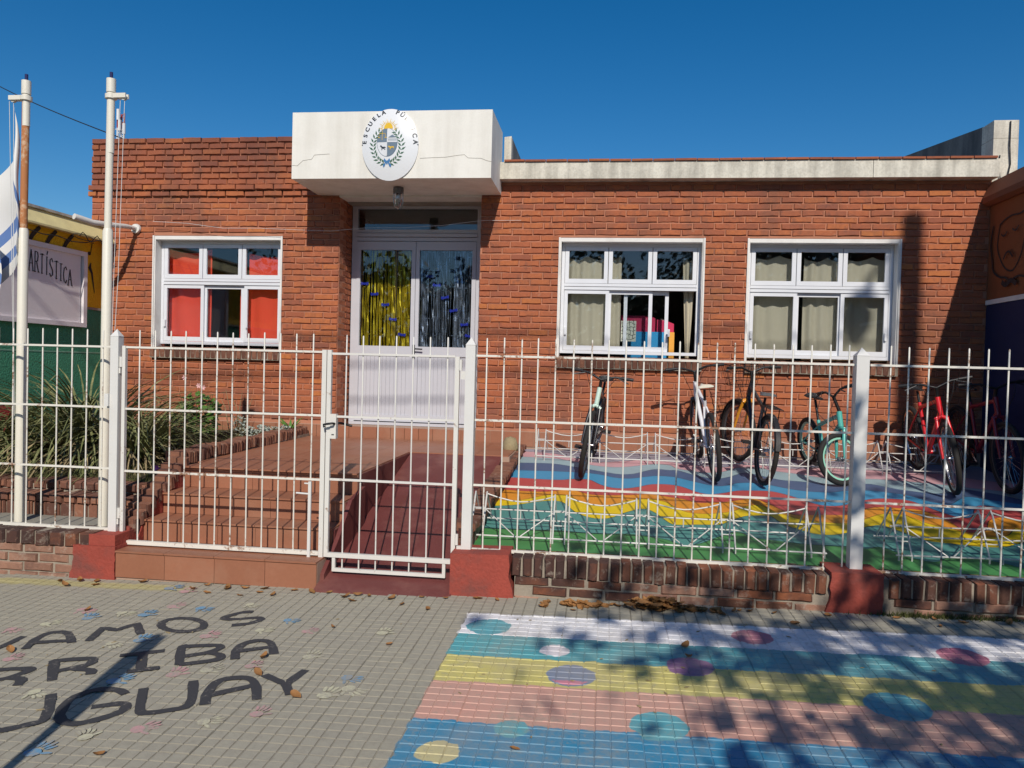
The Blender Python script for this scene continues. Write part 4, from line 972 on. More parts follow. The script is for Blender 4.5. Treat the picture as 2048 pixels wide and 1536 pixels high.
# ------------------------------------------------------------------ painted yard
WV = {
'pink': [(-0.91, 8.53), (-0.55, 8.49), (-0.11, 8.13), (0.04, 8.16), (0.29, 8.27), (0.49, 8.37), (0.63, 8.37), (0.76, 8.27), (0.9, 8.2), (1.27, 8.13), (1.43, 8.4), (1.58, 8.4), (1.78, 8.26), (2.02, 8.2), (2.37, 8.31), (2.61, 8.26), (2.83, 8.28), (2.95, 8.21), (3.45, 8.23), (3.74, 8.03), (4.09, 7.91)],
'pale': [(-0.9, 8.25), (-0.55, 8.23), (-0.34, 8.13), (-0.1, 7.97), (0.09, 7.92), (0.23, 7.95), (0.38, 8.04), (0.55, 8.14), (0.71, 8.12), (0.78, 7.97), (1.04, 7.85), (1.23, 7.92), (1.41, 8.14), (1.64, 8.17), (1.74, 8.06), (1.99, 7.95), (2.29, 7.79), (2.63, 7.87), (2.92, 7.84), (3.26, 7.76), (3.57, 7.64), (3.9, 7.54)],
'slate': [(-0.87, 7.94), (-0.53, 7.96), (-0.29, 7.85), (-0.09, 7.74), (0.04, 7.67), (0.18, 7.61), (0.32, 7.66), (0.46, 7.82), (0.56, 7.9), (0.69, 7.88), (0.77, 7.88), (0.94, 7.69), (1.1, 7.59), (1.25, 7.69), (1.41, 7.88), (1.5, 7.88), (1.65, 7.73), (1.76, 7.65), (1.91, 7.63), (2.16, 7.56), (2.39, 7.55), (2.56, 7.65), (2.69, 7.55), (2.81, 7.46), (3.09, 7.38), (3.38, 7.58), (3.48, 7.55), (3.63, 7.45), (3.76, 7.27)],
'blue': [(-0.83, 7.59), (-0.5, 7.61), (-0.18, 7.6), (-0.0, 7.54), (0.13, 7.45), (0.27, 7.44), (0.4, 7.52), (0.54, 7.6), (0.67, 7.59), (0.74, 7.56), (0.9, 7.41), (1.06, 7.29), (1.19, 7.34), (1.29, 7.44), (1.43, 7.48), (1.59, 7.42), (1.73, 7.31), (1.89, 7.24), (2.1, 7.24), (2.24, 7.32), (2.47, 7.38), (2.61, 7.34), (2.78, 7.24), (2.9, 7.05), (3.04, 7.02), (3.17, 7.17), (3.3, 7.3), (3.43, 7.24), (3.68, 7.11)],
'red': [(-0.79, 7.27), (-0.56, 7.25), (-0.39, 7.26), (-0.26, 7.32), (-0.12, 7.31), (-0.02, 7.15), (0.09, 7.05), (0.21, 7.04), (0.34, 7.12), (0.47, 7.24), (0.64, 7.26), (0.75, 7.19), (0.86, 7.03), (0.97, 6.97), (1.11, 7.04), (1.24, 7.14), (1.37, 7.17), (1.53, 7.18), (1.64, 7.1), (1.75, 6.95), (1.87, 6.78), (2.04, 6.78), (2.31, 7.0), (2.48, 7.09), (2.68, 7.08), (2.76, 6.96), (2.81, 6.79), (2.9, 6.61), (3.0, 6.59), (3.08, 6.7), (3.22, 6.96), (3.35, 7.0), (3.43, 6.92), (3.57, 6.89)],
'orange': [(-0.88, 6.8), (-0.67, 6.78), (-0.48, 6.8), (-0.34, 6.89), (-0.25, 6.89), (-0.1, 6.77), (0.08, 6.77), (0.27, 6.82), (0.45, 6.87), (0.6, 6.8), (0.71, 6.76), (0.82, 6.66), (0.97, 6.69), (1.1, 6.74), (1.23, 6.83), (1.35, 6.88), (1.44, 6.72), (1.51, 6.54), (1.59, 6.42), (1.79, 6.46), (2.04, 6.51), (2.22, 6.7), (2.37, 6.79), (2.53, 6.78), (2.68, 6.75), (2.76, 6.57), (2.79, 6.36), (2.78, 6.18), (2.89, 6.18), (2.98, 6.26), (3.12, 6.52), (3.26, 6.64), (3.34, 6.59), (3.39, 6.54)],
'yellow': [(-0.87, 6.43), (-0.68, 6.48), (-0.51, 6.65), (-0.38, 6.7), (-0.29, 6.69), (-0.19, 6.53), (-0.09, 6.42), (0.02, 6.41), (0.12, 6.49), (0.26, 6.64), (0.4, 6.7), (0.55, 6.63), (0.61, 6.49), (0.71, 6.34), (0.85, 6.32), (0.96, 6.36), (1.08, 6.43), (1.23, 6.61), (1.35, 6.66), (1.43, 6.49), (1.54, 6.36), (1.63, 6.27), (1.79, 6.24), (1.96, 6.25), (2.11, 6.38), (2.29, 6.55), (2.42, 6.59), (2.51, 6.52), (2.59, 6.34), (2.71, 6.25), (2.79, 6.11), (2.91, 6.06), (3.07, 6.13), (3.22, 6.33), (3.26, 6.28)],
'teal': [(-0.88, 6.25), (-0.71, 6.31), (-0.54, 6.44), (-0.41, 6.49), (-0.32, 6.44), (-0.22, 6.2), (-0.13, 6.08), (-0.03, 6.03), (0.08, 6.07), (0.21, 6.25), (0.34, 6.37), (0.42, 6.31), (0.49, 6.13), (0.54, 6.0), (0.6, 5.97), (0.74, 6.0), (0.92, 6.03), (1.0, 6.12), (1.13, 6.27), (1.21, 6.32), (1.36, 6.34), (1.4, 6.22), (1.44, 6.1), (1.52, 6.0), (1.63, 5.91), (1.8, 5.94), (2.03, 6.14), (2.18, 6.23), (2.24, 6.16), (2.3, 6.05), (2.38, 5.9), (2.53, 5.85), (2.72, 5.81), (2.9, 5.83), (3.1, 5.97)],
'green': [(-0.86, 5.63), (-0.63, 5.64), (-0.31, 5.67), (-0.08, 5.64), (0.23, 5.67), (0.47, 5.59), (0.54, 5.52), (0.62, 5.47), (0.72, 5.54), (0.84, 5.68), (0.95, 5.81), (1.04, 5.86), (1.11, 5.75), (1.26, 5.7), (1.48, 5.65), (1.78, 5.64), (1.89, 5.62), (1.99, 5.67), (2.08, 5.55), (2.14, 5.46), (2.26, 5.41), (2.4, 5.52), (2.6, 5.53), (2.8, 5.38)]}
mb = MB(); mb.prism([(-0.93, 5.21, yard_z(5.21)-0.018), (4.04, 5.21, yard_z(5.21)-0.018), (4.04, 8.69, yard_z(8.69)-0.018), (-0.93, 8.69, yard_z(8.69)-0.018)], (0, 0, -0.4))
yard = tag(build(mb, 'yard_floor', M['yard_lilac']), kind='structure')
for i, (k, pts) in enumerate(WV.items()):
    p = smooth_pts(pts, 4); lift = -0.018+0.002*(i+1)
    p = [Vector((-0.94, p[0].y))]+p
    last = p[-1]
    for xx in (last.x+0.35, last.x+0.8, 4.04):
        if xx <= 4.04: p.append(Vector((min(xx, 4.04), last.y-0.12*(xx-last.x)+0.05*math.sin(xx*9))))
    p[-1].x = 4.04
    mb = MB(); P3 = [(q.x, q.y, yard_z(q.y)+lift) for q in p]
    mb.poly((P3+[(4.04, 5.21, yard_z(5.21)+lift), (-0.94, 5.21, yard_z(5.21)+lift)])[::-1]); build(mb, 'painted_band', M['yard_'+k], yard)
    mb = MB(); mb.ribbon([(q[0], q[1], q[2]+0.001) for q in P3], 0.0055, (0, 0, 1)); build(mb, 'outline', M['ink'], yard)

# ------------------------------------------------------------------ fence, gates, posts
YF = 5.10
ZR = (1.665, 1.225, 0.778, 0.333)
def bar_part(parent, x, z0, z1, mat, y=YF, r_=0.0054):
    mb = MB(); jx = rg.uniform(-.004, .004); mb.tube([(x, y, z0), (x+jx*0.6, y, (z0+z1)/2), (x+jx, y, z1-0.006), (x+jx, y, z1)], [r_, r_, r_, r_*0.45], 7); build(mb, 'bar', mat, parent, 50)
def rail_part(parent, x0, x1, z, mat, h=0.014, d=0.010, y=YF):
    mb = MB(); mb.box(x0, x1, y-d/2-0.002, y+d/2, z-h/2, z+h/2); build(mb, 'rail', mat, parent)
def fence(x0, x1, bars, label, zt=1.788, zb=0.335):
    f = thing('metal_fence', label, 'fence', ((x0+x1)/2, YF, 0.333))
    for i, z in enumerate(ZR): rail_part(f, x0, x1, z, M['fence_w'], 0.02 if i == 3 else 0.014, 0.022 if i == 3 else 0.010)
    for x in bars: bar_part(f, x, zb, zt+rg.uniform(-.004, .006), M['fence_w'], YF+0.007)
    return f
BX = [-0.80, -0.655, -0.538, -0.45, -0.335, -0.214, -0.093, 0.024, 0.139, 0.258, 0.373, 0.49, 0.606, 0.729, 0.847, 0.968, 1.088, 1.214, 1.329, 1.444, 1.561]
BX = [-0.802, -0.682, -0.565]+BX[3:]
fence(-0.875, 1.60, BX, 'cream metal bar fence in front of the bicycles, between the two posts')
fence(1.69, 4.25, [1.755, 1.815, 1.93, 2.051, 2.167, 2.286, 2.405, 2.522, 2.64, 2.76, 2.88, 3.0, 3.12, 3.24, 3.36, 3.48, 3.6, 3.72, 3.84, 3.96, 4.08][1:], 'cream metal bar fence running right from the post, before the shaded red bicycle')
fence(-6.2, -3.56, [-6.14, -6.02, -5.9, -5.79, -5.67, -5.55, -5.44, -5.32, -5.2, -5.08, -4.96, -4.84, -4.72, -4.6, -4.475, -4.356, -4.239, -4.118, -4.002, -3.886, -3.767, -3.64], 'short cream metal bar fence in front of the flagpoles and green wall')
def post(x, w_, z0, z1, label, y=YF):
    p = thing('fence_post', label, 'post', (x, y, z0)); h = w_/2; mb = MB()
    mb.box(x-h, x+h, y-h, y+h, z0, z1-0.055); build(mb, 'post_tube', M['post_w'], p)
    mb = MB(); b = len(mb.v); e = h+0.002; mb.v += [(x-e, y-e, z1-0.054), (x+e, y-e, z1-0.054), (x+e, y+e, z1-0.054), (x-e, y+e, z1-0.054), (x, y, z1)]
    for k in range(4): mb.quadf((k, (k+1) % 4, 4))
    mb.quadf((3, 2, 1, 0)); build(mb, 'pointed_cap', M['post_w'], p); return p
p1 = post(-3.525, 0.062, 0.2, 1.796, 'white pointed gate post beside the second flagpole')
mb = MB(); mb.box(-3.585, -3.555, 5.05, 5.075, 1.235, 1.325); build(mb, 'lock_keeper', M['post_w'], p1)
p2 = post(-0.912, 0.066, 0.29, 1.79, 'white pointed gate post at the hinge side of the small gate')
p3 = post(1.635, 0.078, 0.30, 1.777, 'white pointed fence post on the red block among the bicycles')
# wide gate leaf
g1 = thing('gate_leaf', 'wide fixed gate leaf of white bars in front of the steps', 'gate', (-2.71, YF, 0.235))
mb = MB(); mb.box(-3.475, -3.45, YF-0.014, YF+0.014, 0.235, 1.675); build(mb, 'stile', M['gate_w'], g1)
mb = MB(); mb.box(-1.968, -1.936, YF-0.014, YF+0.014, 0.215, 1.68); build(mb, 'stile', M['gate_w'], g1)
for z, h in ((1.665, 0.014), (1.218, 0.014), (0.765, 0.015)): rail_part(g1, -3.449, -1.969, z, M['fence_w'], h)
rail_part(g1, -3.449, -1.969, 0.246, M['fence_w'], 0.028, 0.028)
for i in range(12): bar_part(g1, -3.348+i*0.1185, 0.26, 1.789+rg.uniform(-.005, .005), M['fence_w'], YF+0.007)
for z in (1.52, 0.42):
    mb = MB(); mb.tube([(-3.483, YF-0.012, z), (-3.483, YF-0.012, z+0.075)], 0.012, 10); mb.box(-3.51, -3.484, YF-0.02, YF-0.004, z-0.045, z-0.005); build(mb, 'hinge', M['gate_w'], g1, 40)
mb = MB(); mb.box(-2.045, -2.024, YF-0.03, YF-0.014, 0.22, 0.752); mb.tube([(-2.135, YF-0.022, 0.668), (-2.045, YF-0.022, 0.665)], 0.0065, 8); mb.tube([(-2.075, YF-0.022, 0.738), (-2.045, YF-0.022, 0.737)], 0.0055, 8)
build(mb, 'drop_bolt', M['post_w'], g1, 40)
# small gate
g2 = thing('gate', 'small white bar gate with lock and low skirt before the maroon ramp', 'gate', (-1.46, YF, 0.14))
mb = MB(); mb.box(-1.930, -1.900, YF-0.014, YF+0.014, 0.225, 1.68); build(mb, 'stile', M['gate_w'], g2)
mb = MB(); mb.box(-1.020, -0.990, YF-0.014, YF+0.014, 0.225, 1.655); build(mb, 'stile', M['gate_w'], g2)
for z, h in ((1.655, 0.015), (1.215, 0.015), (0.772, 0.015), (0.24, 0.03)): rail_part(g2, -1.899, -1.021, z, M['gate_w'], h, 0.012 if h < 0.02 else 0.028)
mb = MB(); mb.box(-1.868, -1.846, YF-0.012, YF+0.012, 0.125, 0.224); mb.box(-1.078, -1.056, YF-0.012, YF+0.012, 0.125, 0.224); mb.box(-1.846, -1.078, YF-0.012, YF+0.012, 0.125, 0.148); build(mb, 'skirt_frame', M['gate_w'], g2)
for i in range(7): bar_part(g2, -1.80+i*0.1205, 0.15, 1.785+rg.uniform(-.005, .005), M['gate_w'], YF+0.007)
mb = MB(); mb.box(-1.898, -1.855, YF-0.022, YF+0.02, 1.06, 1.232); lock = build(mb, 'lock_box', M['gate_w'], g2)
mb = MB(); mb.tube([(-1.865, YF-0.022, 1.165), (-1.868, YF-0.055, 1.17), (-1.905, YF-0.06, 1.165), (-1.93, YF-0.06, 1.16), (-1.925, YF-0.06, 1.14)], 0.008, 8); mb.tube([(-1.865, YF+0.02, 1.165), (-1.85, YF+0.06, 1.165), (-1.77, YF+0.07, 1.145)], 0.008, 8); build(mb, 'handle', M['dark_metal'], g2, 50)
mb = MB(); mb.box(-1.886, -1.868, YF-0.024, YF-0.0222, 1.085, 1.092); build(mb, 'keyhole', M['ink'], g2)
for z in (1.56, 0.36):
    mb = MB(); mb.tube([(-0.982, YF-0.012, z), (-0.982, YF-0.012, z+0.075)], 0.012, 10); mb.box(-0.978, -0.946, YF-0.03, YF-0.004, z-0.06, z-0.004); build(mb, 'hinge', M['gate_w'], g2, 40)

# ------------------------------------------------------------------ flagpoles and flag
def flagpole(x, y, ztop, up_mat, label, arm):
    p = thing('flagpole', label, 'flagpole', (x, y, 0.315)); zj = 2.55
    mb = MB(); mb.tube([(x, y, 0.3), (x+0.005, y, zj-0.02), (x+0.005, y, zj)], [0.036, 0.036, 0.030], 18); build(mb, 'lower_tube', M['pole_w'], p, 40)
    mb = MB(); mb.tube([(x+0.005, y, zj), (x+0.015, y, ztop-0.01)], 0.0265, 18)
    build(mb, 'upper_tube', up_mat, p, 40)
    mb = MB(); mb.tube([(x+0.015, y, ztop-(0.34 if arm < 0 else 0.55)), (x+0.015, y, ztop-0.02)], 0.0271, 18); build(mb, 'upper_sleeve', M['pole_w'], p, 40)
    mb = MB(); mb.tube([(x+0.015, y, ztop-0.10), (x+0.015, y, ztop)], 0.033, 18); build(mb, 'cap', M['pole_w'], p, 40)
    mb = MB(); mb.lathe([(0.028, -0.02), (0.041, -0.018), (0.041, 0.014), (0.028, 0.018)], (x+0.015, y, ztop-0.13), 18); mb.box(*sorted((x+0.015+arm*0.03, x+0.015+arm*0.13)), y-0.024, y-0.012, ztop-0.145, ztop-0.112); mb.box(*sorted((x+0.015+arm*0.03, x+0.015+arm*0.13)), y+0.012, y+0.024, ztop-0.145, ztop-0.112)
    mb.lathe([(0.0, -0.012), (0.02, -0.011), (0.014, 0), (0.02, 0.011), (0, 0.012)], (x+0.015+arm*0.105, y, ztop-0.14), 12, axis='y'); build(mb, 'pulley_bracket', M['pole_w'], p, 40)
    mb = MB(); mb.tube([(x+0.015, y, ztop), (x+0.015, y, ztop+0.05)], 0.012, 10); build(mb, 'finial', M['navy_cap'], p, 40)
    mb = MB(); mb.tube([(x+arm*0.09, y, ztop-0.15), (x+arm*0.065, y-0.01, 2.2), (x+arm*0.045, y-0.01, 1.1)], 0.0022, 5); mb.tube([(x+arm*0.125, y, ztop-0.15), (x+arm*0.09, y+0.005, 2.2), (x+arm*0.045, y-0.01, 1.1)], 0.0022, 5); build(mb, 'halyard', M['rope'], p, 50)
    return p
flagpole(-4.42, 5.26, 3.66, M['pole_rust'], 'rust streaked white flagpole flying the blue and white flag', -1)
flagpole(-3.735, 5.27, 3.665, M['pole_w'], 'plain cream flagpole without a flag beside the gate post', 1)
fl = thing('flag', 'limp blue and white striped flag hanging from the rusty flagpole', 'flag', (-4.6, 5.25, 1.95))
U_, V_ = 40, 45
def flag_pt(u, v):
    # v runs down the hoist, u out to the fly; the limp cloth falls in long folds beside the pole
    zt = 3.49-v*1.02; fall = u**1.15*(1.05-0.3*v)
    z = zt-fall; op = min(1.0, 0.16+(3.5-z)/0.75)
    x = -4.52+op*(0.20*math.sin(u*math.pi*2.3)*(0.45+0.8*u)-0.30*u)+0.07*v*(1-u)**2+0.02*math.sin(7*u+2.5*v)*op
    y = 5.29-0.10*math.sin(u*math.pi*2.3+0.8)*op+0.06*u+0.014*math.sin(9*v+5*u)
    return (x, y, z)
white = MB(); blue = MB(); NV = 5
for k in range(9):
    for i in range(U_):
        tgt = white if (k % 2 == 0 or (k < 5 and i < U_*0.55)) else blue
        for j in range(NV):
            b = len(tgt.v); tgt.v += [flag_pt((i+a)/U_, (k*NV+j+c)/45) for a, c in ((0, 0), (1, 0), (1, 1), (0, 1))]; tgt.quadf((b, b+1, b+2, b+3))
build(white, 'white_stripe', M['flag_white'], fl, 70); build(blue, 'blue_stripe', M['flag_blue'], fl, 70)

# ------------------------------------------------------------------ bicycles
def bicycle(label, near, heading, lean, facing, R_=0.335, L=1.04, frame=None, fork=None, rim=None, saddle=None, steer=0.0, head=None, kid=False, basket=False, mud=False, grp='bicycles parked in the rack along the brick wall', tyre_w=0.024, seat_h=None, full=True, bar_up=0.0):
    """near = ground contact of the wheel nearest the street; facing=+1: its front wheel is the near one"""
    g = Vector((math.sin(heading), math.cos(heading), 0)); n = Vector((0, -0.0986, 1)).normalized()
    far_dir = (g-n*g.dot(n)).normalized(); f = -far_dir*facing
    side = n.cross(f).normalized(); up = (n*math.cos(lean)+Vector((1, 0, 0))*math.sin(lean)).normalized(); side = up.cross(f).normalized(); up = f.cross(side)
    P = Vector((near[0], near[1], yard_z(near[1])+0.001)); rear = P if facing < 0 else P+far_dir*L
    root = thing('bicycle', label, 'bicycle', rear, grp)
    root.rotation_euler = Matrix((f, side, up)).transposed().to_euler()
    s = R_/0.335
    BBp = Vector((0.41*L, 0, 0.27*s)); ST = Vector((0.29*L, 0, (0.70 if not kid else 0.62)*s)); HTt = Vector((0.80*L, 0, (0.86+bar_up*0.3)*s)); HTb = Vector((0.845*L, 0, 0.715*s))
    RA = Vector((0, 0, R_)); FA = Vector((L, 0, R_))
    axis = (HTt-HTb).normalized()
    def st(p):
        p = Vector(p); return HTb+Matrix.Rotation(steer, 3, axis) @ (p-HTb)
    mt = M_[frame]; fk = M_[fork or frame]
    def add(mb, nm, mat, par=root, sm=50): return build(mb, nm, mat, par, sm, local=True)
    t = 0.019 if not kid else 0.021
    mb = MB(); mb.tube([ST, HTt-axis*0.03], t, 10); mb.tube([BBp, HTb+axis*0.02], t*1.15, 10); mb.tube([BBp, ST+(ST-BBp).normalized()*0.05], t*0.9, 10); 
    hb_ = MB(); hb_.tube([HTb-axis*0.005, HTt+axis*0.005], t*1.25, 12); add(hb_, 'head_tube', M_[head or frame])
    for sy in (-1, 1):
        mb.tube([ST+Vector((0, 0.012*sy, -0.02)), RA*0.55+ST*0.45+Vector((0, 0.045*sy, 0)), RA+Vector((0, 0.062*sy, 0))], 0.0085, 7); mb.tube([BBp+Vector((-0.01, 0.02*sy, 0)), BBp*0.6+RA*0.4+Vector((0, 0.045*sy, 0)), RA+Vector((0, 0.062*sy, 0))], 0.0095, 7)
    mb.tube([BBp+Vector((0, -0.035, 0)), BBp+Vector((0, 0.035, 0))], 0.021, 12)
    add(mb, 'frame', mt)
    sh = seat_h or (ST.z+0.16)
    sd_ = (ST-BBp).normalized(); sp = ST+sd_*((sh-ST.z)/sd_.z)
    mb = MB(); mb.tube([ST, sp], 0.013, 9); add(mb, 'seat_post', M['dark_metal'])
    mb = MB(); prof = [(0.155, 0.016), (0.10, 0.02), (0.03, 0.035), (-0.04, 0.065), (-0.09, 0.082), (-0.115, 0.06)]
    b = len(mb.v); K = 9
    for (xx, hw) in prof:
        for k in range(K):
            a = math.pi*k/(K-1); mb.v.append((sp.x+xx, hw*math.cos(a), sp.z+0.02+0.03*math.sin(a)*(1 if xx < 0.1 else 0.7)+(0.012 if xx < -0.08 else 0)))
    for i in range(len(prof)-1):
        for k in range(K-1): mb.quadf((b+i*K+k, b+i*K+k+1, b+(i+1)*K+k+1, b+(i+1)*K+k))
        mb.quadf((b+i*K, b+(i+1)*K, b+(i+1)*K+K-1, b+i*K+K-1))
    mb.quadf([b+k for k in range(K)]); mb.quadf([b+(len(prof)-1)*K+k for k in range(K-1, -1, -1)])
    add(mb, 'saddle', M[saddle or 'black_plastic'])
    mb = MB()
    for sy in (-1, 1):
        c0 = st(HTb-axis*0.02+Vector((0, 0.042*sy, 0))); mb.tube([c0, st(HTb.lerp(FA, 0.5)+Vector((0.0, 0.055*sy, 0.015))), st(FA+Vector((0, 0.058*sy, 0)))], [0.017 if not kid else 0.016, 0.017, 0.011], 9)
    add(mb, 'fork', fk)
    mb = MB(); mb.tube([st(HTb-axis*0.045+Vector((0, -0.052, 0))), st(HTb-axis*0.012), st(HTb-axis*0.045+Vector((0, 0.052, 0)))], 0.021, 9); add(mb, 'fork_crown', M_[head or fork or frame])
    stem0 = st(HTt+axis*0.02); stem1 = st(HTt+axis*(0.07+bar_up)+Vector((0.045, 0, 0)))
    mb = MB(); mb.tube([st(HTt), stem0, stem1], 0.016, 9)
    hw = 0.30 if not kid else 0.25; rise = 0.045+bar_up*0.2
    mb.tube([st(HTt+axis*(0.07+bar_up)+Vector((0.045-0.05*abs(q), q*hw, rise*min(1, abs(q)*2.2)))) for q in (-1, -0.7, -0.42, -0.15, 0, 0.15, 0.42, 0.7, 1)], 0.0115, 8)
    add(mb, 'handlebar', M['dark_metal'])
    for sy in (-1, 1):
        mb = MB(); e0 = st(HTt+axis*(0.07+bar_up)+Vector((0.045-0.05*0.62, sy*0.64*hw, rise))); e1 = st(HTt+axis*(0.07+bar_up)+Vector((0.045-0.05, sy*1.02*hw, rise))); mb.tube([e0, e1], 0.0165, 9)
        add(mb, 'grip', M['black_plastic'])
        mb = MB(); l0 = st(HTt+axis*(0.07+bar_up)+Vector((0.06, sy*0.55*hw, rise-0.005))); l1 = st(HTt+axis*(0.07+bar_up)+Vector((0.085, sy*0.9*hw, rise-0.035))); mb.tube([l0, l1], 0.006, 6); add(mb, 'brake_lever', M['dark_metal'])
    mb = MB()
    for sy in (-1, 1):
        mb.tube([st(HTt+axis*(0.07+bar_up)+Vector((0.06, sy*0.5*hw, rise))), st(HTt+Vector((0.16, sy*0.10, 0.06))), st(HTb+Vector((0.09, sy*0.03, 0.03))), st(HTb+Vector((0.03, sy*0.03, -0.06)))], 0.0028, 5)
    add(mb, 'brake_cable', M['cable'])
    def wheel(c, front_):
        w_ = bpy.data.objects.new('wheel', None); w_.empty_display_size = 0.05; COL.objects.link(w_); w_.parent = root; OFF[w_] = Vector((0, 0, 0))
        w_.location = (c if not front_ else st(FA))
        if front_: w_.rotation_mode = 'QUATERNION'; w_.rotation_quaternion = Matrix.Rotation(steer, 3, axis).to_quaternion()
        ring = lambda r, k=36, y=0: [(r*math.cos(2*math.pi*i/k), y, r*math.sin(2*math.pi*i/k)) for i in range(k)]
        mb = MB(); mb.tube(ring(R_-tyre_w), tyre_w, 9, closed=True); add(mb, 'tyre', M['rubber'], w_, 60)
        mb = MB(); rr_ = R_-2*tyre_w+0.004; b = len(mb.v); K = 36
        for (r_, y) in ((rr_, -0.012), (rr_-0.018, -0.010), (rr_-0.018, 0.010), (rr_, 0.012)):
            mb.v += ring(r_, K, y)
        for j in range(3):
            for i in range(K): mb.quadf((b+j*K+i, b+j*K+(i+1) % K, b+(j+1)*K+(i+1) % K, b+(j+1)*K+i))
        add(mb, 'rim', M_[rim] if rim else M['chrome'], w_, 50)
        mb = MB(); N = 28 if not kid else 24
        for i in range(N):
            a = 2*math.pi*i/N; a2 = a+(0.32 if i % 2 else -0.32); y = 0.024*(1 if i % 4 < 2 else -1)
            mb.tube([(0.02*math.cos(a2), y, 0.02*math.sin(a2)), ((rr_-0.016)*math.cos(a), 0, (rr_-0.016)*math.sin(a))], 0.0013, 3, cap=False)
        add(mb, 'spokes', M['chrome'], w_)
        mb = MB(); mb.lathe([(0.0, -0.065), (0.008, -0.064), (0.01, -0.03), (0.024, -0.028), (0.015, -0.015), (0.015, 0.015), (0.024, 0.028), (0.01, 0.03), (0.008, 0.064), (0, 0.065)], (0, 0, 0), 12, axis='y'); add(mb, 'hub', M['chrome'], w_)
        if not front_:
            mb = MB(); mb.lathe([(0.015, -0.048), (0.045, -0.046), (0.045, -0.038), (0.035, -0.03), (0.02, -0.028)], (0, 0, 0), 16, axis='y'); add(mb, 'sprocket', M['dark_metal'], w_)
    wheel(RA, False); wheel(FA, True)
    mb = MB(); mb.lathe([(0.06, -0.052), (0.085, -0.052), (0.088, -0.046), (0.06, -0.046)], tuple(BBp), 24, axis='y'); add(mb, 'chainring', M['dark_metal'])
    for sy, an in ((-1, -0.5), (1, math.pi-0.5)):
        e = BBp+Vector((0.165*math.cos(an), 0.07*sy, 0.165*math.sin(an))); mb = MB(); mb.tube([BBp+Vector((0, 0.04*sy, 0)), BBp+Vector((0, 0.062*sy, 0)), e], 0.010, 7); add(mb, 'crank', M['chrome'])
        mb = MB(); mb.box(e.x-0.045, e.x+0.045, *sorted((e.y+0.01*sy, e.y+0.09*sy)), e.z-0.012, e.z+0.012); add(mb, 'pedal', M['black_plastic'])
    mb = MB(); 
    mb.tube([BBp+Vector((0, -0.049, 0.086)), RA+Vector((0, -0.042, 0.045))], 0.004, 4); mb.tube([BBp+Vector((0, -0.049, -0.086)), RA+Vector((0, -0.042, -0.06))], 0.004, 4); add(mb, 'chain', M['dark_metal'])
    if basket:
        mb = MB(); cx = HTt.x+0.20; z0 = HTt.z-0.05; z1 = z0+0.22
        for lev, ex in ((0, 0.10), (0.33, 0.115), (0.66, 0.13), (1, 0.145)):
            z = z0+(z1-z0)*lev; mb.tube([st((cx+sx*ex*0.9, sy*ex*1.2, z)) for sx, sy in ((-1, -1), (1, -1), (1, 1), (-1, 1))], 0.003, 4, closed=True)
        for k in range(7):
            q = -1+k/3
            for sx in (-1, 1): mb.tube([st((cx+sx*0.09, q*0.12, z0)), st((cx+sx*0.13, q*0.174, z1))], 0.002, 4)
            for sy in (-1, 1): mb.tube([st((cx+q*0.09, sy*0.12, z0)), st((cx+q*0.13, sy*0.174, z1))], 0.002, 4)
            mb.tube([st((cx-0.09, q*0.12, z0)), st((cx+0.09, q*0.12, z0))], 0.002, 4)
        add(mb, 'basket', M['dark_metal'])
    if mud:
        for c, a0, a1 in ((RA, 20, 185), (FA, 10, 150)):
            mb = MB(); pts = [c+Vector(((R_+0.014)*math.cos(R(a)), 0, (R_+0.014)*math.sin(R(a)))) for a in range(a0, a1, 15)]
            b = len(mb.v)
            for p in pts:
                for y, dz in ((-0.032, -0.02), (-0.02, 0.0), (0.02, 0.0), (0.032, -0.02)):
                    d = (p-c).normalized(); q = p+d*dz+Vector((0, y, 0)); mb.v.append(tuple(st(q) if c is FA else q))
            for i in range(len(pts)-1):
                for k in range(3): mb.quadf((b+i*4+k, b+i*4+k+1, b+(i+1)*4+k+1, b+(i+1)*4+k))
            add(mb, 'mudguard', M['black_plastic'])
        mb = MB()
        for sy in (-1, 1): mb.tube([RA+Vector((0, 0.07*sy, 0)), Vector((-0.02, 0.06*sy, R_*2+0.07)), ST+Vector((0, 0.02*sy, 0.02))], 0.005, 5)
        for k in range(5): mb.tube([Vector((-0.12+0.07*k, -0.06, R_*2+0.072)), Vector((-0.12+0.07*k, 0.06, R_*2+0.072))], 0.004, 5)
        for sy in (-1, 1): mb.tube([Vector((-0.14, 0.06*sy, R_*2+0.072)), Vector((0.2, 0.06*sy, R_*2+0.072))], 0.005, 5)
        add(mb, 'rear_carrier', M['dark_metal'])
    return root
def bike_paint(nm, c): return enamel(nm, c, 0.3)
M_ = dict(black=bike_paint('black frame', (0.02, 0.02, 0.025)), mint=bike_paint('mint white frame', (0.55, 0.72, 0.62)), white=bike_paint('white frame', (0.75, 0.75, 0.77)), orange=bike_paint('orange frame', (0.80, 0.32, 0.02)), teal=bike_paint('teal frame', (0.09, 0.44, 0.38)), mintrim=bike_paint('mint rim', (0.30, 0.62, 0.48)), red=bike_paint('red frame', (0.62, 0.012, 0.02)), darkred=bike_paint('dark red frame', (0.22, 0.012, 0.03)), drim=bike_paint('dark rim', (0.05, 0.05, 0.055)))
bicycle('black bicycle with pale green head tube leaning in the rack, front wheel to the street', (-0.20, 7.36), R(5), R(9), 1, frame='black', fork='black', head='mint', rim='drim', bar_up=0.02)
bicycle('white and black bicycle with cream saddle, rear wheel to the street', (1.09, 7.45), R(-2), R(-7), -1, frame='white', fork='black', rim='drim', saddle='paper', mud=False, bar_up=0.04, seat_h=0.86)
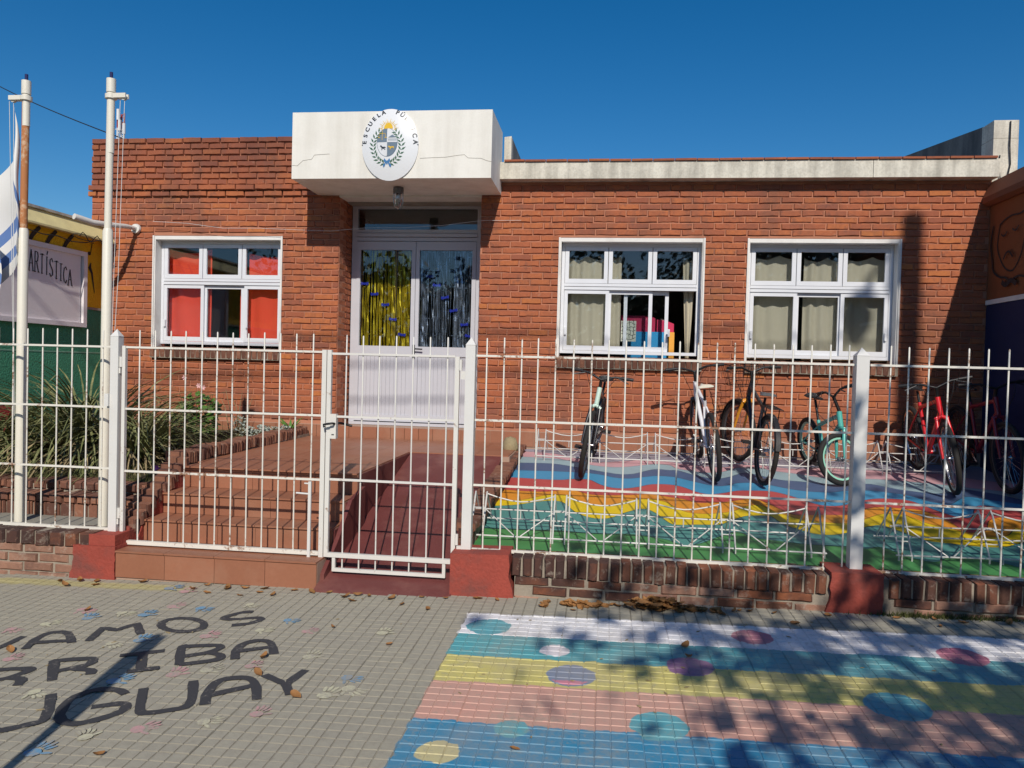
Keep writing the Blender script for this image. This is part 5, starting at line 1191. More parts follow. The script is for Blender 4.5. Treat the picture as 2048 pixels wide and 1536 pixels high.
bicycle('black and orange bicycle with wire basket and grey saddle', (1.50, 7.37), R(-4), R(5), -1, frame='black', fork='orange', rim='drim', saddle='lamp_body', basket=True, mud=True, bar_up=0.05, seat_h=0.80, steer=R(18))
bicycle('small teal bicycle with mint rims and front wheel turned sideways', (2.315, 7.52), R(-9), R(-3), 1, R_=0.255, L=0.86, frame='teal', rim='mintrim', steer=R(-76), kid=True, tyre_w=0.027, bar_up=0.09, seat_h=0.72)
bicycle('bright red bicycle leaning half in the wall shadow', (3.20, 7.33), R(4), R(-9), 1, frame='red', rim='chrome' if False else None, steer=R(-8), bar_up=0.03)
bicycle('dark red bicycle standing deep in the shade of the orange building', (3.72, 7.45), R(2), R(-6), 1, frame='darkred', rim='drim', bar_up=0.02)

# ------------------------------------------------------------------ bicycle racks
def rack(x0, n, yb, depth, h, label, step=0.592, skew=0.0):
    rk = thing('bicycle_rack', label, 'bicycle rack', (x0+step*n/2, yb, yard_z(yb)))
    r_ = 0.0062
    def Z(y): return yard_z(y)
    def sk(x, y): return (x, y+(x-x0)*skew)
    mb = MB(); xe = x0+step*n+0.1
    f0 = sk(x0-0.02, yb); f1 = sk(xe, yb); b0 = sk(x0-0.02, yb+depth); b1 = sk(xe, yb+depth); mid = depth*0.42
    mb.tube([(*f0, Z(f0[1])+0.035), (*f1, Z(f1[1])+0.035)], r_, 7); mb.tube([(*b0, Z(b0[1])+0.03), (*b1, Z(b1[1])+0.03)], r_, 7)
    build(mb, 'base_rail', M['rack_w'], rk, 50)
    m0 = sk(x0, yb+mid); m1 = sk(xe-0.06, yb+mid); mb = MB(); mb.tube([(*m0, Z(m0[1])+h*0.58), (*m1, Z(m1[1])+h*0.58)], r_*0.85, 7); build(mb, 'middle_rail', M['rack_w'], rk, 50)
    for i in range(n+1):
        for dx in (0.0, 0.085):
            x = x0+i*step+dx; y_f = sk(x, yb)[1]; y_b = y_f+depth; y_m = y_f+mid
            mb = MB(); mb.tube([(x, y_f, Z(y_f)+0.035), (x, y_m-0.03, Z(y_m)+h*0.9), (x, y_m, Z(y_m)+h), (x, y_m+0.03, Z(y_m)+h*0.9), (x, y_b, Z(y_b)+0.03)], r_, 7); build(mb, 'hoop', M['rack_w'], rk, 50)
        mb = MB(); x = x0+i*step; y_f = sk(x, yb)[1]
        for q in (0.35, 0.68):
            mb = MB(); yy_ = y_f+mid*q; mb.tube([(x, yy_, Z(yy_)+h*(0.05+0.9*q)), (x+0.085, yy_, Z(yy_)+h*(0.05+0.9*q))], r_*0.75, 6); build(mb, 'cross_piece', M['rack_w'], rk, 50)
        for dx in (0.0, 0.085): mb = MB(); mb.tube([(x+dx, y_f, Z(y_f)+0.035), (x+dx, y_f, Z(y_f)-0.03)], r_, 6); build(mb, 'foot', M['rack_w'], rk, 50)
        if i < n:
            xa = x+0.085; xb = x+step; ym = sk((xa+xb)/2, yb+mid)[1]; yf = sk((xa+xb)/2, yb)[1]
            mb = MB(); mb.tube([(xa+(xb-xa)*t, ym, Z(ym)+h*(0.96-0.17*math.sin(math.pi*t))) for t in (0, .15, .35, .5, .65, .85, 1)], r_*0.85, 7); build(mb, 'wavy_rail', M['rack_w'], rk, 50)
            mb = MB(); mb.tube([(xa, ym-0.05, Z(ym)+h*0.60), (xa+(xb-xa)*0.46, yf, Z(yf)+0.04)], r_*0.7, 6); mb.tube([(xb, ym-0.05, Z(ym)+h*0.60), (xa+(xb-xa)*0.54, yf, Z(yf)+0.04)], r_*0.7, 6); build(mb, 'brace', M['rack_w'], rk, 50)
            mb = MB(); xm = (xa+xb)/2; mb.tube([(xm, ym, Z(ym)+h*0.58), (xm, ym, Z(ym)+h*0.36)], r_*0.8, 6); build(mb, 'stub', M['rack_w'], rk, 50)
    return rk
rack(-0.93, 4, 5.36, 0.44, 0.30, 'empty white tube bicycle rack standing behind the fence, left of the post')
rack(2.02, 3, 5.40, 0.44, 0.31, 'empty white tube bicycle rack standing behind the fence, right of the post', skew=0.05)
rack(-0.71, 7, 8.10, 0.44, 0.29, 'long white tube bicycle rack along the brick wall holding the bicycles')

# ------------------------------------------------------------------ neighbours
LNX = -6.20
ln = thing('neighbour_building', 'yellow and green side building with a lettered panel beside the school', 'building', (-7.5, 6.3, 0.3))
def yz_wall(y0, y1, z0, z1, mat, nm, x=LNX, t=0.22, par=None, sgn=-1):
    mb = MB(); mb.box(*sorted((x, x+sgn*t)), y0, y1, z0, z1); return build(mb, nm, mat, par or ln)
yz_wall(3.5, 8.69, 2.185, 3.03, M['yellow_wall'], 'upper_wall')
yz_wall(3.5, 8.69, 0.0, 2.155, M['green_wall'], 'lower_wall')
yz_wall(3.5, 8.69, 2.156, 2.184, M['concrete'], 'string_course', LNX+0.012)
yz_wall(6.0, 7.26, 0.5, 1.06, M['red_wall'], 'red_patch', LNX+0.004, 0.003)
yz_wall(3.5, 8.69, 1.630, 1.646, pm('pale green line', (0.20, 0.42, 0.30), 0.2), 'painted_line', LNX+0.003, 0.002)
mb = MB(); mb.prism([(LNX+0.17, 3.4, 2.985), (LNX+0.17, 3.4, 3.005), (LNX+0.06, 3.4, 3.168), (LNX-0.25, 3.4, 3.168), (LNX-0.25, 3.4, 3.035)], (0, 5.26, 0)); build(mb, 'eave', M['pale_yellow'], ln)
mb = MB(); mb.box(LNX-3.5, LNX+0.09, 3.3, 8.67, 3.172, 3.20); build(mb, 'roof_slab', M['fascia'], ln)
mb = MB(); mb.box(LNX-3.5, LNX-0.22, 3.5, 3.6, 0, 3.1); build(mb, 'end_wall', M['yellow_wall'], ln)
mb = MB(); mb.box(LNX+0.004, LNX+0.03, 6.1, 8.24, 1.985, 2.775); panel = build(mb, 'sign_panel', M['sign_panel'], ln)
mb = MB(); y0, y1, z0, z1 = 6.06, 8.32, 1.935, 2.825; x0, x1 = LNX+0.004, LNX+0.058
mb.box(x0, x1, y0, y1, z1-0.055, z1); mb.box(x0, x1, y0, y1, z0, z0+0.05); mb.box(x0, x1, y1-0.06, y1, z0+0.05, z1-0.055); mb.box(x0, x1, y0, y0+0.06, z0+0.05, z1-0.055)
build(mb, 'panel_frame', M['sign_panel'], panel)
SER = {'A': [[(0, 0), (.5, 1), (1, 0)], [(.2, .36), (.8, .36)]], 'R': [[(.12, 0), (.12, 1), (.7, .98), (.85, .78), (.7, .54), (.12, .5)], [(.5, .5), (.95, 0)]], 'T': [[(.5, 0), (.5, 1)], [(0, .96), (1, .96)]], 'I': [[(.5, 0), (.5, 1)], [(.3, 1), (.7, 1)]], 'Í': [[(.5, 0), (.5, .95)], [(.3, .95), (.7, .95)], [(.45, 1.08), (.75, 1.25)]],
       'S': [[(.9, .82), (.6, 1), (.2, .92), (.15, .7), (.5, .52), (.85, .34), (.82, .1), (.45, 0), (.08, .16)]], 'C': [[(.92, .82), (.65, 1), (.25, .9), (.08, .5), (.25, .1), (.65, 0), (.92, .18)]]}
word = 'ARTÍSTICA'; yy = 7.43
for i, ch in enumerate(word):
    wv = 0.052 if ch in 'IÍ' else 0.07; t = i/8.0; zb = 2.50-0.075*t*t-0.02*t; hh = 0.225-0.045*t
    for si, s_ in enumerate(SER[ch]): pass
    mb = MB()
    for si, s_ in enumerate(SER[ch]):
        for a, b in zip(s_[:-1], s_[1:]):
            pts = [Vector((LNX+0.0325+0.0004*len(mb.f), yy+p[0]*wv*0.86, zb+p[1]*hh)) for p in (a, b)]; d = (pts[1]-pts[0]).normalized()*0.003; pts = [pts[0]-d, pts[1]+d]
            mb.ribbon(pts, 0.015 if abs(pts[1].z-pts[0].z) > abs(pts[1].y-pts[0].y) else 0.009, (1, 0, 0))
    for (py, pz) in [(s_[k][0], s_[k][1]) for s_ in SER[ch] for k in (0, -1) if s_[k][1] in (0, 1) and ch in 'ARTI']:
        mb.ribbon([(LNX+0.0345, yy+py*wv*0.86-0.014, zb+pz*hh), (LNX+0.0345, yy+py*wv*0.86+0.014, zb+pz*hh)], 0.009, (1, 0, 0))
    build(mb, 'letter', M['ink'], panel); yy += wv*1.14
mb = MB()
for (ya, yb_) in ((7.45, 7.62), (7.70, 7.87), (7.97, 8.14), (7.2, 7.37), (6.95, 7.12)):
    mb.ribbon([(LNX+0.004, ya, 2.80 if ya > 7.3 else 2.84), (LNX+0.004, (ya+yb_)/2-0.02, 2.90), (LNX+0.004, yb_, 3.0)], [0.05, 0.055, 0.045], (1, 0, 0))
build(mb, 'painted_stroke', M['ink'], ln)
mb = MB(); nx_ = LNX+0.004
mb.ribbon([(nx_, 8.44, 2.83), (nx_, 8.47, 2.96), (nx_, 8.50, 2.965)], 0.012, (1, 0, 0)); mb.poly([(nx_, 8.42+0.03*math.cos(t), 2.83+0.024*math.sin(t)) for t in [k*math.pi/5 for k in range(10)]])
build(mb, 'painted_note', M['ink'], ln)
mb = MB(); mb.ribbon([(nx_+.0005, 8.45, 2.72), (nx_+.0005, 8.43, 2.66), (nx_+.0005, 8.47, 2.60), (nx_+.0005, 8.49, 2.50), (nx_+.0005, 8.525, 2.36)], [0.012, 0.055, 0.035, 0.025, 0.006], (1, 0, 0))
build(mb, 'painted_brush', M['ink'], ln)
mb = MB(); rgc = random.Random(12)
mb.tube([(LNX+0.17, 6.8+0.22*i, 2.99+0.02*math.sin(i*2.0)-0.10*math.sin(math.pi*i/8)) for i in range(9)], 0.006, 5); mb.tube([(LNX+0.19, 8.0+0.05*i, 2.97+0.05*math.sin(i*1.3)) for i in range(10)], 0.005, 5); mb.tube([(LNX+0.20, 8.05+0.06*math.cos(k*0.7)*3, 2.96+0.03*math.sin(k*0.7)) for k in range(9)], 0.004, 5)
tag(build(mb, 'cable_bundle', M['cable']), 'tangled black cables sagging under the yellow eave', 'cable')

RNX = 4.045
rn = thing('neighbour_building', 'orange and navy side building in shade with a theatre mask drawing', 'building', (5.5, 6.9, 0.2))
yz_wall(4.95, 8.69, 2.44, 3.44, M['orange_wall'], 'upper_wall', RNX, 0.22, rn, 1)
yz_wall(4.95, 8.69, 0.0, 2.39, M['navy_wall'], 'lower_wall', RNX, 0.22, rn, 1)
yz_wall(4.95, 8.69, 2.391, 2.439, M['reveal'], 'white_band', RNX-0.012, 0.232, rn, 1)
mb = MB(); mb.prism([(RNX-0.03, 4.92, 3.441), (RNX-0.085, 4.92, 3.47), (RNX-0.085, 4.92, 3.53), (RNX-0.01, 4.92, 3.70), (RNX+0.3, 4.92, 3.72), (RNX+0.3, 4.92, 3.441)], (0, 3.76, 0)); build(mb, 'cornice', M['terracotta'], rn)
mb = MB(); mb.box(RNX+0.22, RNX+5, 4.95, 5.15, 0, 3.6); mb.box(RNX+0.301, RNX+5, 5.15, 8.69, 3.45, 3.6); build(mb, 'front_wall', M['orange_wall'], rn)
mb = MB(); MXP = RNX-0.004
def mk(pts, w_=0.018): mb.ribbon([(MXP-0.0003*len(mb.f), y, z) for y, z in [(v.x, v.y) for v in smooth_pts(pts, 3)]], w_, (-1, 0, 0))
mk([(8.46, 3.20), (8.50, 3.0), (8.44, 2.86), (8.33, 2.74), (8.18, 2.70), (8.05, 2.82), (7.98, 3.0)]); mk([(8.46, 3.20), (8.36, 3.24), (8.22, 3.26), (8.05, 3.25), (7.9, 3.3)])
mk([(8.58, 3.22), (8.62, 3.02), (8.58, 2.86), (8.55, 2.74), (8.42, 2.66), (8.30, 2.64), (8.2, 2.6), (8.05, 2.63), (7.9, 2.6)], 0.022)
mk([(8.40, 3.10), (8.34, 3.07), (8.28, 3.11)]); mk([(8.18, 3.12), (8.12, 3.09), (8.06, 3.13)]); mk([(8.33, 2.83), (8.28, 2.885), (8.22, 2.895), (8.15, 2.83)], 0.024)
mk([(8.34, 2.60), (8.26, 2.56), (8.16, 2.60), (8.06, 2.55)], 0.05)
build(mb, 'mask_drawing', M['ink'], rn)

# ------------------------------------------------------------------ plants in the garden
def strap_clump(x, y, n, rad, h, label, seed):
    rgp = random.Random(seed); p = thing('strap_leaf_plant', label, 'plant', (x, y, lawn_z(x, y)), 'strap leaved clumps in the garden bed')
    for nm, mat, N, k in (('foliage', 'strap_leaf', n, 1.0), ('dead_foliage', 'dry_leaf', int(n*0.55), 0.8)):
        mb = MB()
        for _ in range(N):
            a = rgp.uniform(0, 2*math.pi); r0_ = rad*0.45*math.sqrt(rgp.random()); el = rgp.uniform(0.35, 1.35) if nm == 'foliage' else rgp.uniform(-0.1, 0.7); L = h*rgp.uniform(0.7, 1.25)*k
            bx, by = x+r0_*math.cos(a+rgp.uniform(-1, 1)), y+r0_*math.sin(a+rgp.uniform(-1, 1)); z0 = lawn_z(bx, by)-0.02+rgp.uniform(0, 0.12); pts = []; px, py, pz = bx, by, z0
            cur = el
            for i in range(7):
                pts.append((px, py, max(pz, lawn_z(px, py)+0.01))); st_ = L/6; px += math.cos(a)*math.cos(cur)*st_; py += math.sin(a)*math.cos(cur)*st_; pz += math.sin(cur)*st_; cur -= rgp.uniform(0.12, 0.42)
            w_ = rgp.uniform(0.014, 0.026)
            mb.ribbon(pts, [w_*0.7, w_, w_, w_*0.9, w_*0.75, w_*0.5, w_*0.12], (rgp.uniform(-.3, .3), rgp.uniform(-.3, .3), 1))
        build(mb, nm, M[mat], p, kind='stuff')
strap_clump(-5.05, 6.9, 520, 0.75, 1.18, 'large olive strap leaved clump behind the flagpoles', 1)
strap_clump(-4.42, 6.7, 270, 0.42, 0.88, 'strap leaved clump with arching tips beside the stair edging', 2)
strap_clump(-5.75, 6.6, 260, 0.5, 0.8, 'straggly strap leaved clump against the green wall', 3)
def leafy(x, y, n, rx, rz, size, mat, label, seed, flower=None, stems=6, cat='plant', nm='flowering_plant', grp=None):
    rgp = random.Random(seed); z0 = lawn_z(x, y); p = thing(nm, label, cat, (x, y, z0), grp); mb = MB()
    for _ in range(stems):
        a = rgp.uniform(0, 6.28); mb.tube([(x, y, z0), (x+rx*0.5*math.cos(a), y+rx*0.4*math.sin(a), z0+rz*0.6), (x+rx*0.8*math.cos(a), y+rx*0.6*math.sin(a), z0+rz*1.0)], [0.008, 0.006, 0.003], 5)
    build(mb, 'stem', M['stem'], p, 50); mb = MB()
    for _ in range(n):
        u = rgp.uniform(-1, 1); a = rgp.uniform(0, 6.28); r_ = rgp.random()**0.4; q = Vector((x+rx*r_*math.sqrt(1-u*u)*math.cos(a), y+rx*0.7*r_*math.sqrt(1-u*u)*math.sin(a), z0+rz*0.55+rz*0.5*r_*u))
        s = size*rgp.uniform(0.6, 1.2); nn = Vector((rgp.gauss(0, .6), rgp.gauss(-.3, .6), 1)).normalized(); t1 = nn.orthogonal().normalized(); t1 = Matrix.Rotation(rgp.uniform(0, 6.28), 3, nn) @ t1; t2 = nn.cross(t1)
        pts = [q+(t1*math.cos(k)*s+t2*math.sin(k)*s*(0.85))+nn*(0.25*s*(1 if i_ % 2 else 0)) for i_, k in enumerate([0, .9, 1.8, 2.7, 3.6, 4.5, 5.4])]
        mb.poly(pts)
    build(mb, 'foliage', M[mat], p, kind='stuff')
    if flower:
        for (dx, dy, dz, fm) in flower:
            mb = MB(); c = Vector((x+dx, y+dy, z0+dz))
            for k in range(6):
                a = k*1.047; mb.poly([c, c+Vector((0.02*math.cos(a-.45), -0.01, 0.02*math.sin(a-.45))), c+Vector((0.032*math.cos(a), -0.012, 0.032*math.sin(a))), c+Vector((0.02*math.cos(a+.45), -0.01, 0.02*math.sin(a+.45)))])
            build(mb, 'flower', M[fm], p)
    return p
leafy(-4.45, 7.85, 260, 0.27, 0.52, 0.038, 'green_leaf', 'bright green geranium bush with a pale pink bloom by the brick wall', 5, [(0.12, -0.2, 0.62, 'flower_pink'), (0.16, -0.18, 0.60, 'flower_pink'), (-0.06, -0.17, 0.7, 'flower_pink')], 7)
leafy(-4.80, 7.75, 110, 0.20, 0.30, 0.030, 'green_leaf', 'low dark geranium with red flowers left of the bright bush', 6, [(-0.02, -0.18, 0.27, 'flower_red'), (0.02, -0.2, 0.25, 'flower_red'), (-0.10, -0.15, 0.22, 'flower_red')], 5)
for i, (x, y) in enumerate([(-4.15, 8.2), (-4.02, 8.15), (-3.9, 8.28), (-3.78, 8.2), (-3.68, 8.35)]):
    leafy(x, y, 120, 0.11, 0.13 if i else 0.24, 0.016, 'silver_leaf', ['silver leaved plant nearest the geranium, at the left end of its row', 'tall silver leaved plant, second from the left in its row', 'silver leaved plant in the middle of its row by the landing', 'silver leaved plant just left of the last one by the landing', 'silver leaved plant next to the spiky green rosette'][i], 20+i, None, 3, grp='silver leaved plants beside the landing', nm='silver_plant')
sp_ = thing('spiky_plant', 'small green spiky rosette at the end of the bed by the landing', 'plant', (-3.66, 8.45, lawn_z(-3.66, 8.45)))
rgp = random.Random(8)
for k in range(15):
    a = k*0.9; L = rgp.uniform(0.16, 0.26); mb = MB(); z0 = lawn_z(-3.66, 8.45); mb.ribbon([(-3.62+L*t*math.cos(a)*0.75, 8.40+L*t*math.sin(a)*0.5, z0+0.05+L*t*(0.95-0.3*t)) for t in (0, .35, .7, 1)], [0.03, 0.034, 0.022, 0.002], (0, -0.4, 1)); build(mb, 'leaf', M['green_leaf'], sp_)
ds = thing('dry_stem_plant', 'thin dry flower stems rising beside the geranium', 'plant', (-4.25, 8.25, lawn_z(-4.25, 8.25)))
for k in range(5):
    mb = MB(); a = rgp.uniform(-.3, .3); mb.tube([(-4.28+0.04*k, 8.25, lawn_z(-4.2, 8.25)), (-4.30+0.05*k+a*0.2, 8.22, 1.05), (-4.31+0.05*k+a*0.4, 8.2, 1.25+rgp.uniform(-.1, .15))], [0.006, 0.005, 0.002], 5); build(mb, 'stem', M['dry_leaf'], ds, 50)
leafy(-3.66, 5.98, 60, 0.10, 0.12, 0.014, 'strap_leaf', 'tiny plant with purple flowers at the corner of the lawn by the gate post', 31, [(-0.03, -0.1, 0.12, 'flower_purple'), (0.02, -0.1, 0.1, 'flower_purple'), (0.05, -0.09, 0.12, 'flower_purple')], 3)

# ------------------------------------------------------------------ fallen leaves
def leaf_mesh(seed):
    rgl = random.Random(seed); mb = MB(); L, W = 0.085, 0.045; N = 6; b = 0
    cu, tw = rgl.uniform(0.2, 1.0), rgl.uniform(-.4, .4)
    for i in range(N+1):
        t = i/N; w_ = W/2*math.sin(math.pi*min(0.98, t*0.93+0.04))**0.8; x = (t-0.5)*L; zc = 0.012+cu*0.10*(t-0.5)**2
        for k, s_ in ((-1, 1), (0, 0), (1, 1)): mb.v.append((x, k*w_, zc+s_*w_*rgl.uniform(0.35, 0.75)+k*w_*tw*(t-0.5)*2))
    for i in range(N):
        for k in range(2): a = 3*i+k; mb.quadf((a, a+3, a+4, a+1))
    zmin = min(v[2] for v in mb.v); mb.v = [(a, b_, c-zmin+0.001) for a, b_, c in mb.v]
    return mb, mb.mesh('fallen_leaf', M['fallen'], 60)
LV = [leaf_mesh(i) for i in range(7)]
LP = [(-3.17, 4.90), (-2.69, 4.90), (-2.53, 4.88), (-2.26, 4.88), (-2.05, 4.88), (-2.26, 4.8), (-2.36, 4.72), (-2.51, 4.84), (-2.74, 4.8), (-3.65, 4.76), (-3.62, 4.87), (-3.15, 4.31), (-3.12, 3.66), (-1.74, 3.76), (-1.68, 3.57), (-1.95, 2.74), (-1.39, 3.35), (-1.51, 4.83), (-1.0, 4.86), (-0.79, 4.88), (-0.66, 4.88), (-1.07, 4.64), (-1.25, 4.7), (-1.59, 4.72), (-1.54, 4.24), (-1.14, 4.03), (-0.32, 4.88), (-0.35, 4.79), (0.48, 4.23), (0.49, 4.08), (0.95, 4.88), (1.1, 4.87), (1.18, 4.69), (1.83, 4.88), (2.05, 4.89), (2.03, 4.76), (2.47, 4.88), (-0.32, 3.01), (-1.92, 4.86), (-1.66, 4.79), (-1.59, 4.84), (-1.16, 4.86), (0.85, 4.87), (1.42, 4.87), (-2.4, 4.87), (-2.6, 4.74), (-2.15, 4.76), (-3.45, 4.80), (-3.5, 4.88), (-3.75, 4.84), (-1.8, 4.87), (-1.35, 4.80), (2.2, 4.85), (2.75, 4.8), (0.12, 4.86)]
rgl = random.Random(77); ZL = {}
for i, (x, y) in enumerate(LP):
    o = inst('fallen_leaf', LV[rgl.randrange(7)][1], None, (x, y, pave_z(x, y)+0.004), (rgl.gauss(0, .15), rgl.gauss(0, .15), rgl.uniform(0, 6.28))); s = rgl.uniform(0.5, 0.9); o.scale = (s, s, s)
    onp = x > -0.8 and y < 4.62
    if onp:
        sname = 'blue' if y < 3.22 else 'pink' if y < 3.62 else 'yellow' if y < 3.95 else 'teal' if y < 4.26 else 'white'
        zone = 'on the %s painted stripe' % sname; grp_ = 'leaves fallen on the painted stripes'
    elif y > 4.6:
        zone = ('at the foot of the left low wall' if x < -3.42 else 'below the tiled steps' if x < -1.92 else 'in front of the maroon ramp' if x < -0.99 else 'below the red block of the gate post' if x < -0.55 else 'along the right low wall'); grp_ = 'leaves fallen along the walls'
    else: zone = 'on the open grey paving left of the stripes'; grp_ = 'leaves scattered on the open paving'
    o['group'] = grp_; o['category'] = 'leaf'; ZL.setdefault(zone, []).append((x, o))
ORD = ['first', 'second', 'third', 'fourth', 'fifth', 'sixth', 'seventh', 'eighth', 'ninth', 'tenth', 'eleventh', 'twelfth', 'thirteenth', 'fourteenth', 'fifteenth', 'sixteenth', 'seventeenth', 'eighteenth', 'nineteenth', 'twentieth']
for zone, lst in ZL.items():
    lst.sort(key=lambda q: q[0])
    for k, (x, o) in enumerate(lst):
        o['label'] = 'dry brown leaf '+zone+('' if len(lst) == 1 else ', %s from the left' % ORD[k])
mb = MB()
for _ in range(190):
    src = LV[rgl.randrange(7)][0]; cl = rgl.random(); x = (0.36 if cl < 0.6 else -0.13 if cl < 0.85 else 0.62)+rgl.gauss(0, 0.10); y = 4.885-abs(rgl.gauss(0, 0.05)); z = pave_z(x, y)+0.004+max(0, rgl.uniform(0, 0.07)*(1-abs(x-0.36)/0.3)) if cl < 0.6 else pave_z(x, y)+0.004
    E_ = Matrix.Rotation(rgl.uniform(0, 6.28), 3, 'Z') @ Matrix.Rotation(rgl.gauss(0, .5), 3, 'X'); s = rgl.uniform(0.5, 0.95); b = len(mb.v)
    mb.v += [tuple(Vector((x, y, z))+E_ @ (Vector(v)*s)) for v in src.v]
    for f in src.f: mb.quadf([b+k for k in f])
tag(build(mb, 'leaf_litter', M['fallen']), kind='stuff')
mb = MB()
for _ in range(70):
    x = rgl.uniform(-3.8, 2.8); y = rgl.uniform(3.0, 4.9); s = rgl.uniform(0.0025, 0.006); z = pave_z(x, y)+0.003; a = rgl.uniform(0, 6.28); L = s*rgl.uniform(1, 3.5)
    mb.prism([(x-L*math.cos(a), y-L*math.sin(a), z), (x+s*math.sin(a), y-s*math.cos(a), z), (x+L*math.cos(a), y+L*math.sin(a), z), (x-s*math.sin(a), y+s*math.cos(a), z)], (0, 0, s*0.6))
tag(build(mb, 'litter', M['dry_leaf']), kind='stuff')
mb = MB()                                             # moss and weeds growing at the wall foot, right side
for _ in range(900):
    x = rgl.choice((rgl.gauss(1.95, 0.14), rgl.gauss(2.3, 0.2), rgl.uniform(1.8, 3.2))); y = 4.95-abs(rgl.gauss(0, 0.02)); z = pave_z(x, y); a = rgl.uniform(0, 6.28); h = rgl.uniform(0.01, 0.045)
    c_, s_ = math.cos(a)*0.004, math.sin(a)*0.004; i0 = len(mb.v); mb.v += [(x-c_, y-s_, z), (x+c_, y+s_, z), (x+rgl.uniform(-.02, .02), y-rgl.uniform(0, .02), z+h)]; mb.quadf((i0, i0+1, i0+2))
tag(build(mb, 'weeds', M['grass']), kind='stuff')

# ------------------------------------------------------------------ mast, wires
am = thing('radio_mast', 'red and white lattice radio mast far behind the roof', 'mast', (-41.4, 60, -0.5))
for k, (za, zb) in enumerate(((-0.5, 20.0), (20.0, 21.0), (21.0, 22.3))):
    mb = MB()
    for a in range(3):
        x, y = 0.30*math.cos(a*2.094), 0.30*math.sin(a*2.094); mb.tube([(-41.4+x, 60+y, za), (-41.4+x, 60+y, zb)], 0.06, 5)
        x2, y2 = 0.30*math.cos((a+1)*2.094), 0.30*math.sin((a+1)*2.094); n = int((zb-za)/0.45)
        for i in range(n): mb.tube([(-41.4+x, 60+y, za+(zb-za)*i/n), (-41.4+x2, 60+y2, za+(zb-za)*(i+1)/n)], 0.035, 4)
    build(mb, 'lattice', M['mast_red'] if k % 2 == 0 else M['mast_white'], am)
for dx, z in ((-0.55, 20.9), (0.5, 20.9), (0.1, 21.2), (-0.05, 22.1)):
    mb = MB(); mb.box(-41.4+dx-0.1, -41.4+dx+0.1, 59.6, 59.75, z-0.45, z+0.45); mb.tube([(-41.4+dx, 59.75, z), (-41.4, 59.9, z)], 0.03, 5); build(mb, 'antenna', M['mast_white'], am)
mb = MB(); A_, B_ = Vector((-14.6, 15.0, 8.15)), Vector((-6.0, 9.0, 4.31))
mb.tube([A_.lerp(B_, t)-Vector((0, 0, 0.12*math.sin(math.pi*t))) for t in [i/16 for i in range(17)]], 0.008, 6)
tag(build(mb, 'overhead_wire', M['cable']), 'black overhead wire dropping to the corner of the brick parapet', 'wire')
mb = MB(); mb.tube([(4.225, 8.71, 4.36), (4.22, 8.70, 4.1), (4.235, 8.705, 3.9), (4.20, 8.70, 3.72)], 0.007, 5); mb.tube([(4.13, 8.71, 4.0), (4.12, 8.70, 3.85), (4.14, 8.70, 3.72)], 0.006, 5)
tag(build(mb, 'drop_cable', M['cable']), 'dark cable hanging down the pale roof pier at the right', 'cable')

# ------------------------------------------------------------------ behind the camera: what casts the shadows and shows in the panes
up_ = thing('utility_pole', 'tall concrete utility pole with a round street lamp on a short arm', 'utility pole', (5.03, -1.05, -0.1))
mb = MB(); mb.tube([(5.03, -1.05, -0.1), (5.03, -1.05, 10.6)], [0.16, 0.115], 16); build(mb, 'pole_shaft', M['concrete'], up_, 40)
mb = MB(); mb.box(4.86, 4.95, -1.12, -0.98, 9.9, 10.3); build(mb, 'bracket_box', M['lamp_body'], up_)
mb = MB(); mb.tube([(5.0, -1.05, 10.25), (4.85, -1.05, 10.34), (4.72, -1.05, 10.16), (4.63, -1.05, 9.86)], 0.035, 8); build(mb, 'lamp_arm', M['lamp_body'], up_, 40)
mb = MB(); mb.lathe([(0, 0.2), (0.12, 0.18), (0.19, 0.08), (0.185, -0.02), (0.11, -0.16), (0, -0.24)], (4.60, -1.05, 9.68), 16); build(mb, 'lamp_globe', M['lamp_body'], up_, 50)
for i, (dx, z) in enumerate(((0.1, 8.9), (0.16, 9.3))):
    mb = MB(); mb.tube([(-30+0.7*k*1.0, -1.0+dx, z-0.5*math.sin(math.pi*((k*0.7)/35)) ) for k in range(51)], 0.018, 5)
    tag(build(mb, 'street_cable', M['cable']), 'lower street cable strung from the utility pole along the pavement' if i == 0 else 'upper street cable strung from the utility pole along the pavement', 'cable')
ss = thing('street_sign', 'narrow street sign plate on a thin post on the pavement', 'street sign', (-1.98, 1.2, 0.0))
mb = MB(); mb.tube([(-1.98, 1.2, -0.02), (-1.98, 1.2, 2.1)], 0.024, 10); build(mb, 'sign_post', M['dark_metal'], ss, 40)
mb = MB(); mb.prism([(-2.03, 1.168, 1.36), (-1.915, 1.168, 1.36), (-1.915, 1.168, 2.13), (-2.03, 1.168, 2.06)], (0, 0.006, 0)); build(mb, 'sign_plate', M['lamp_body'], ss)
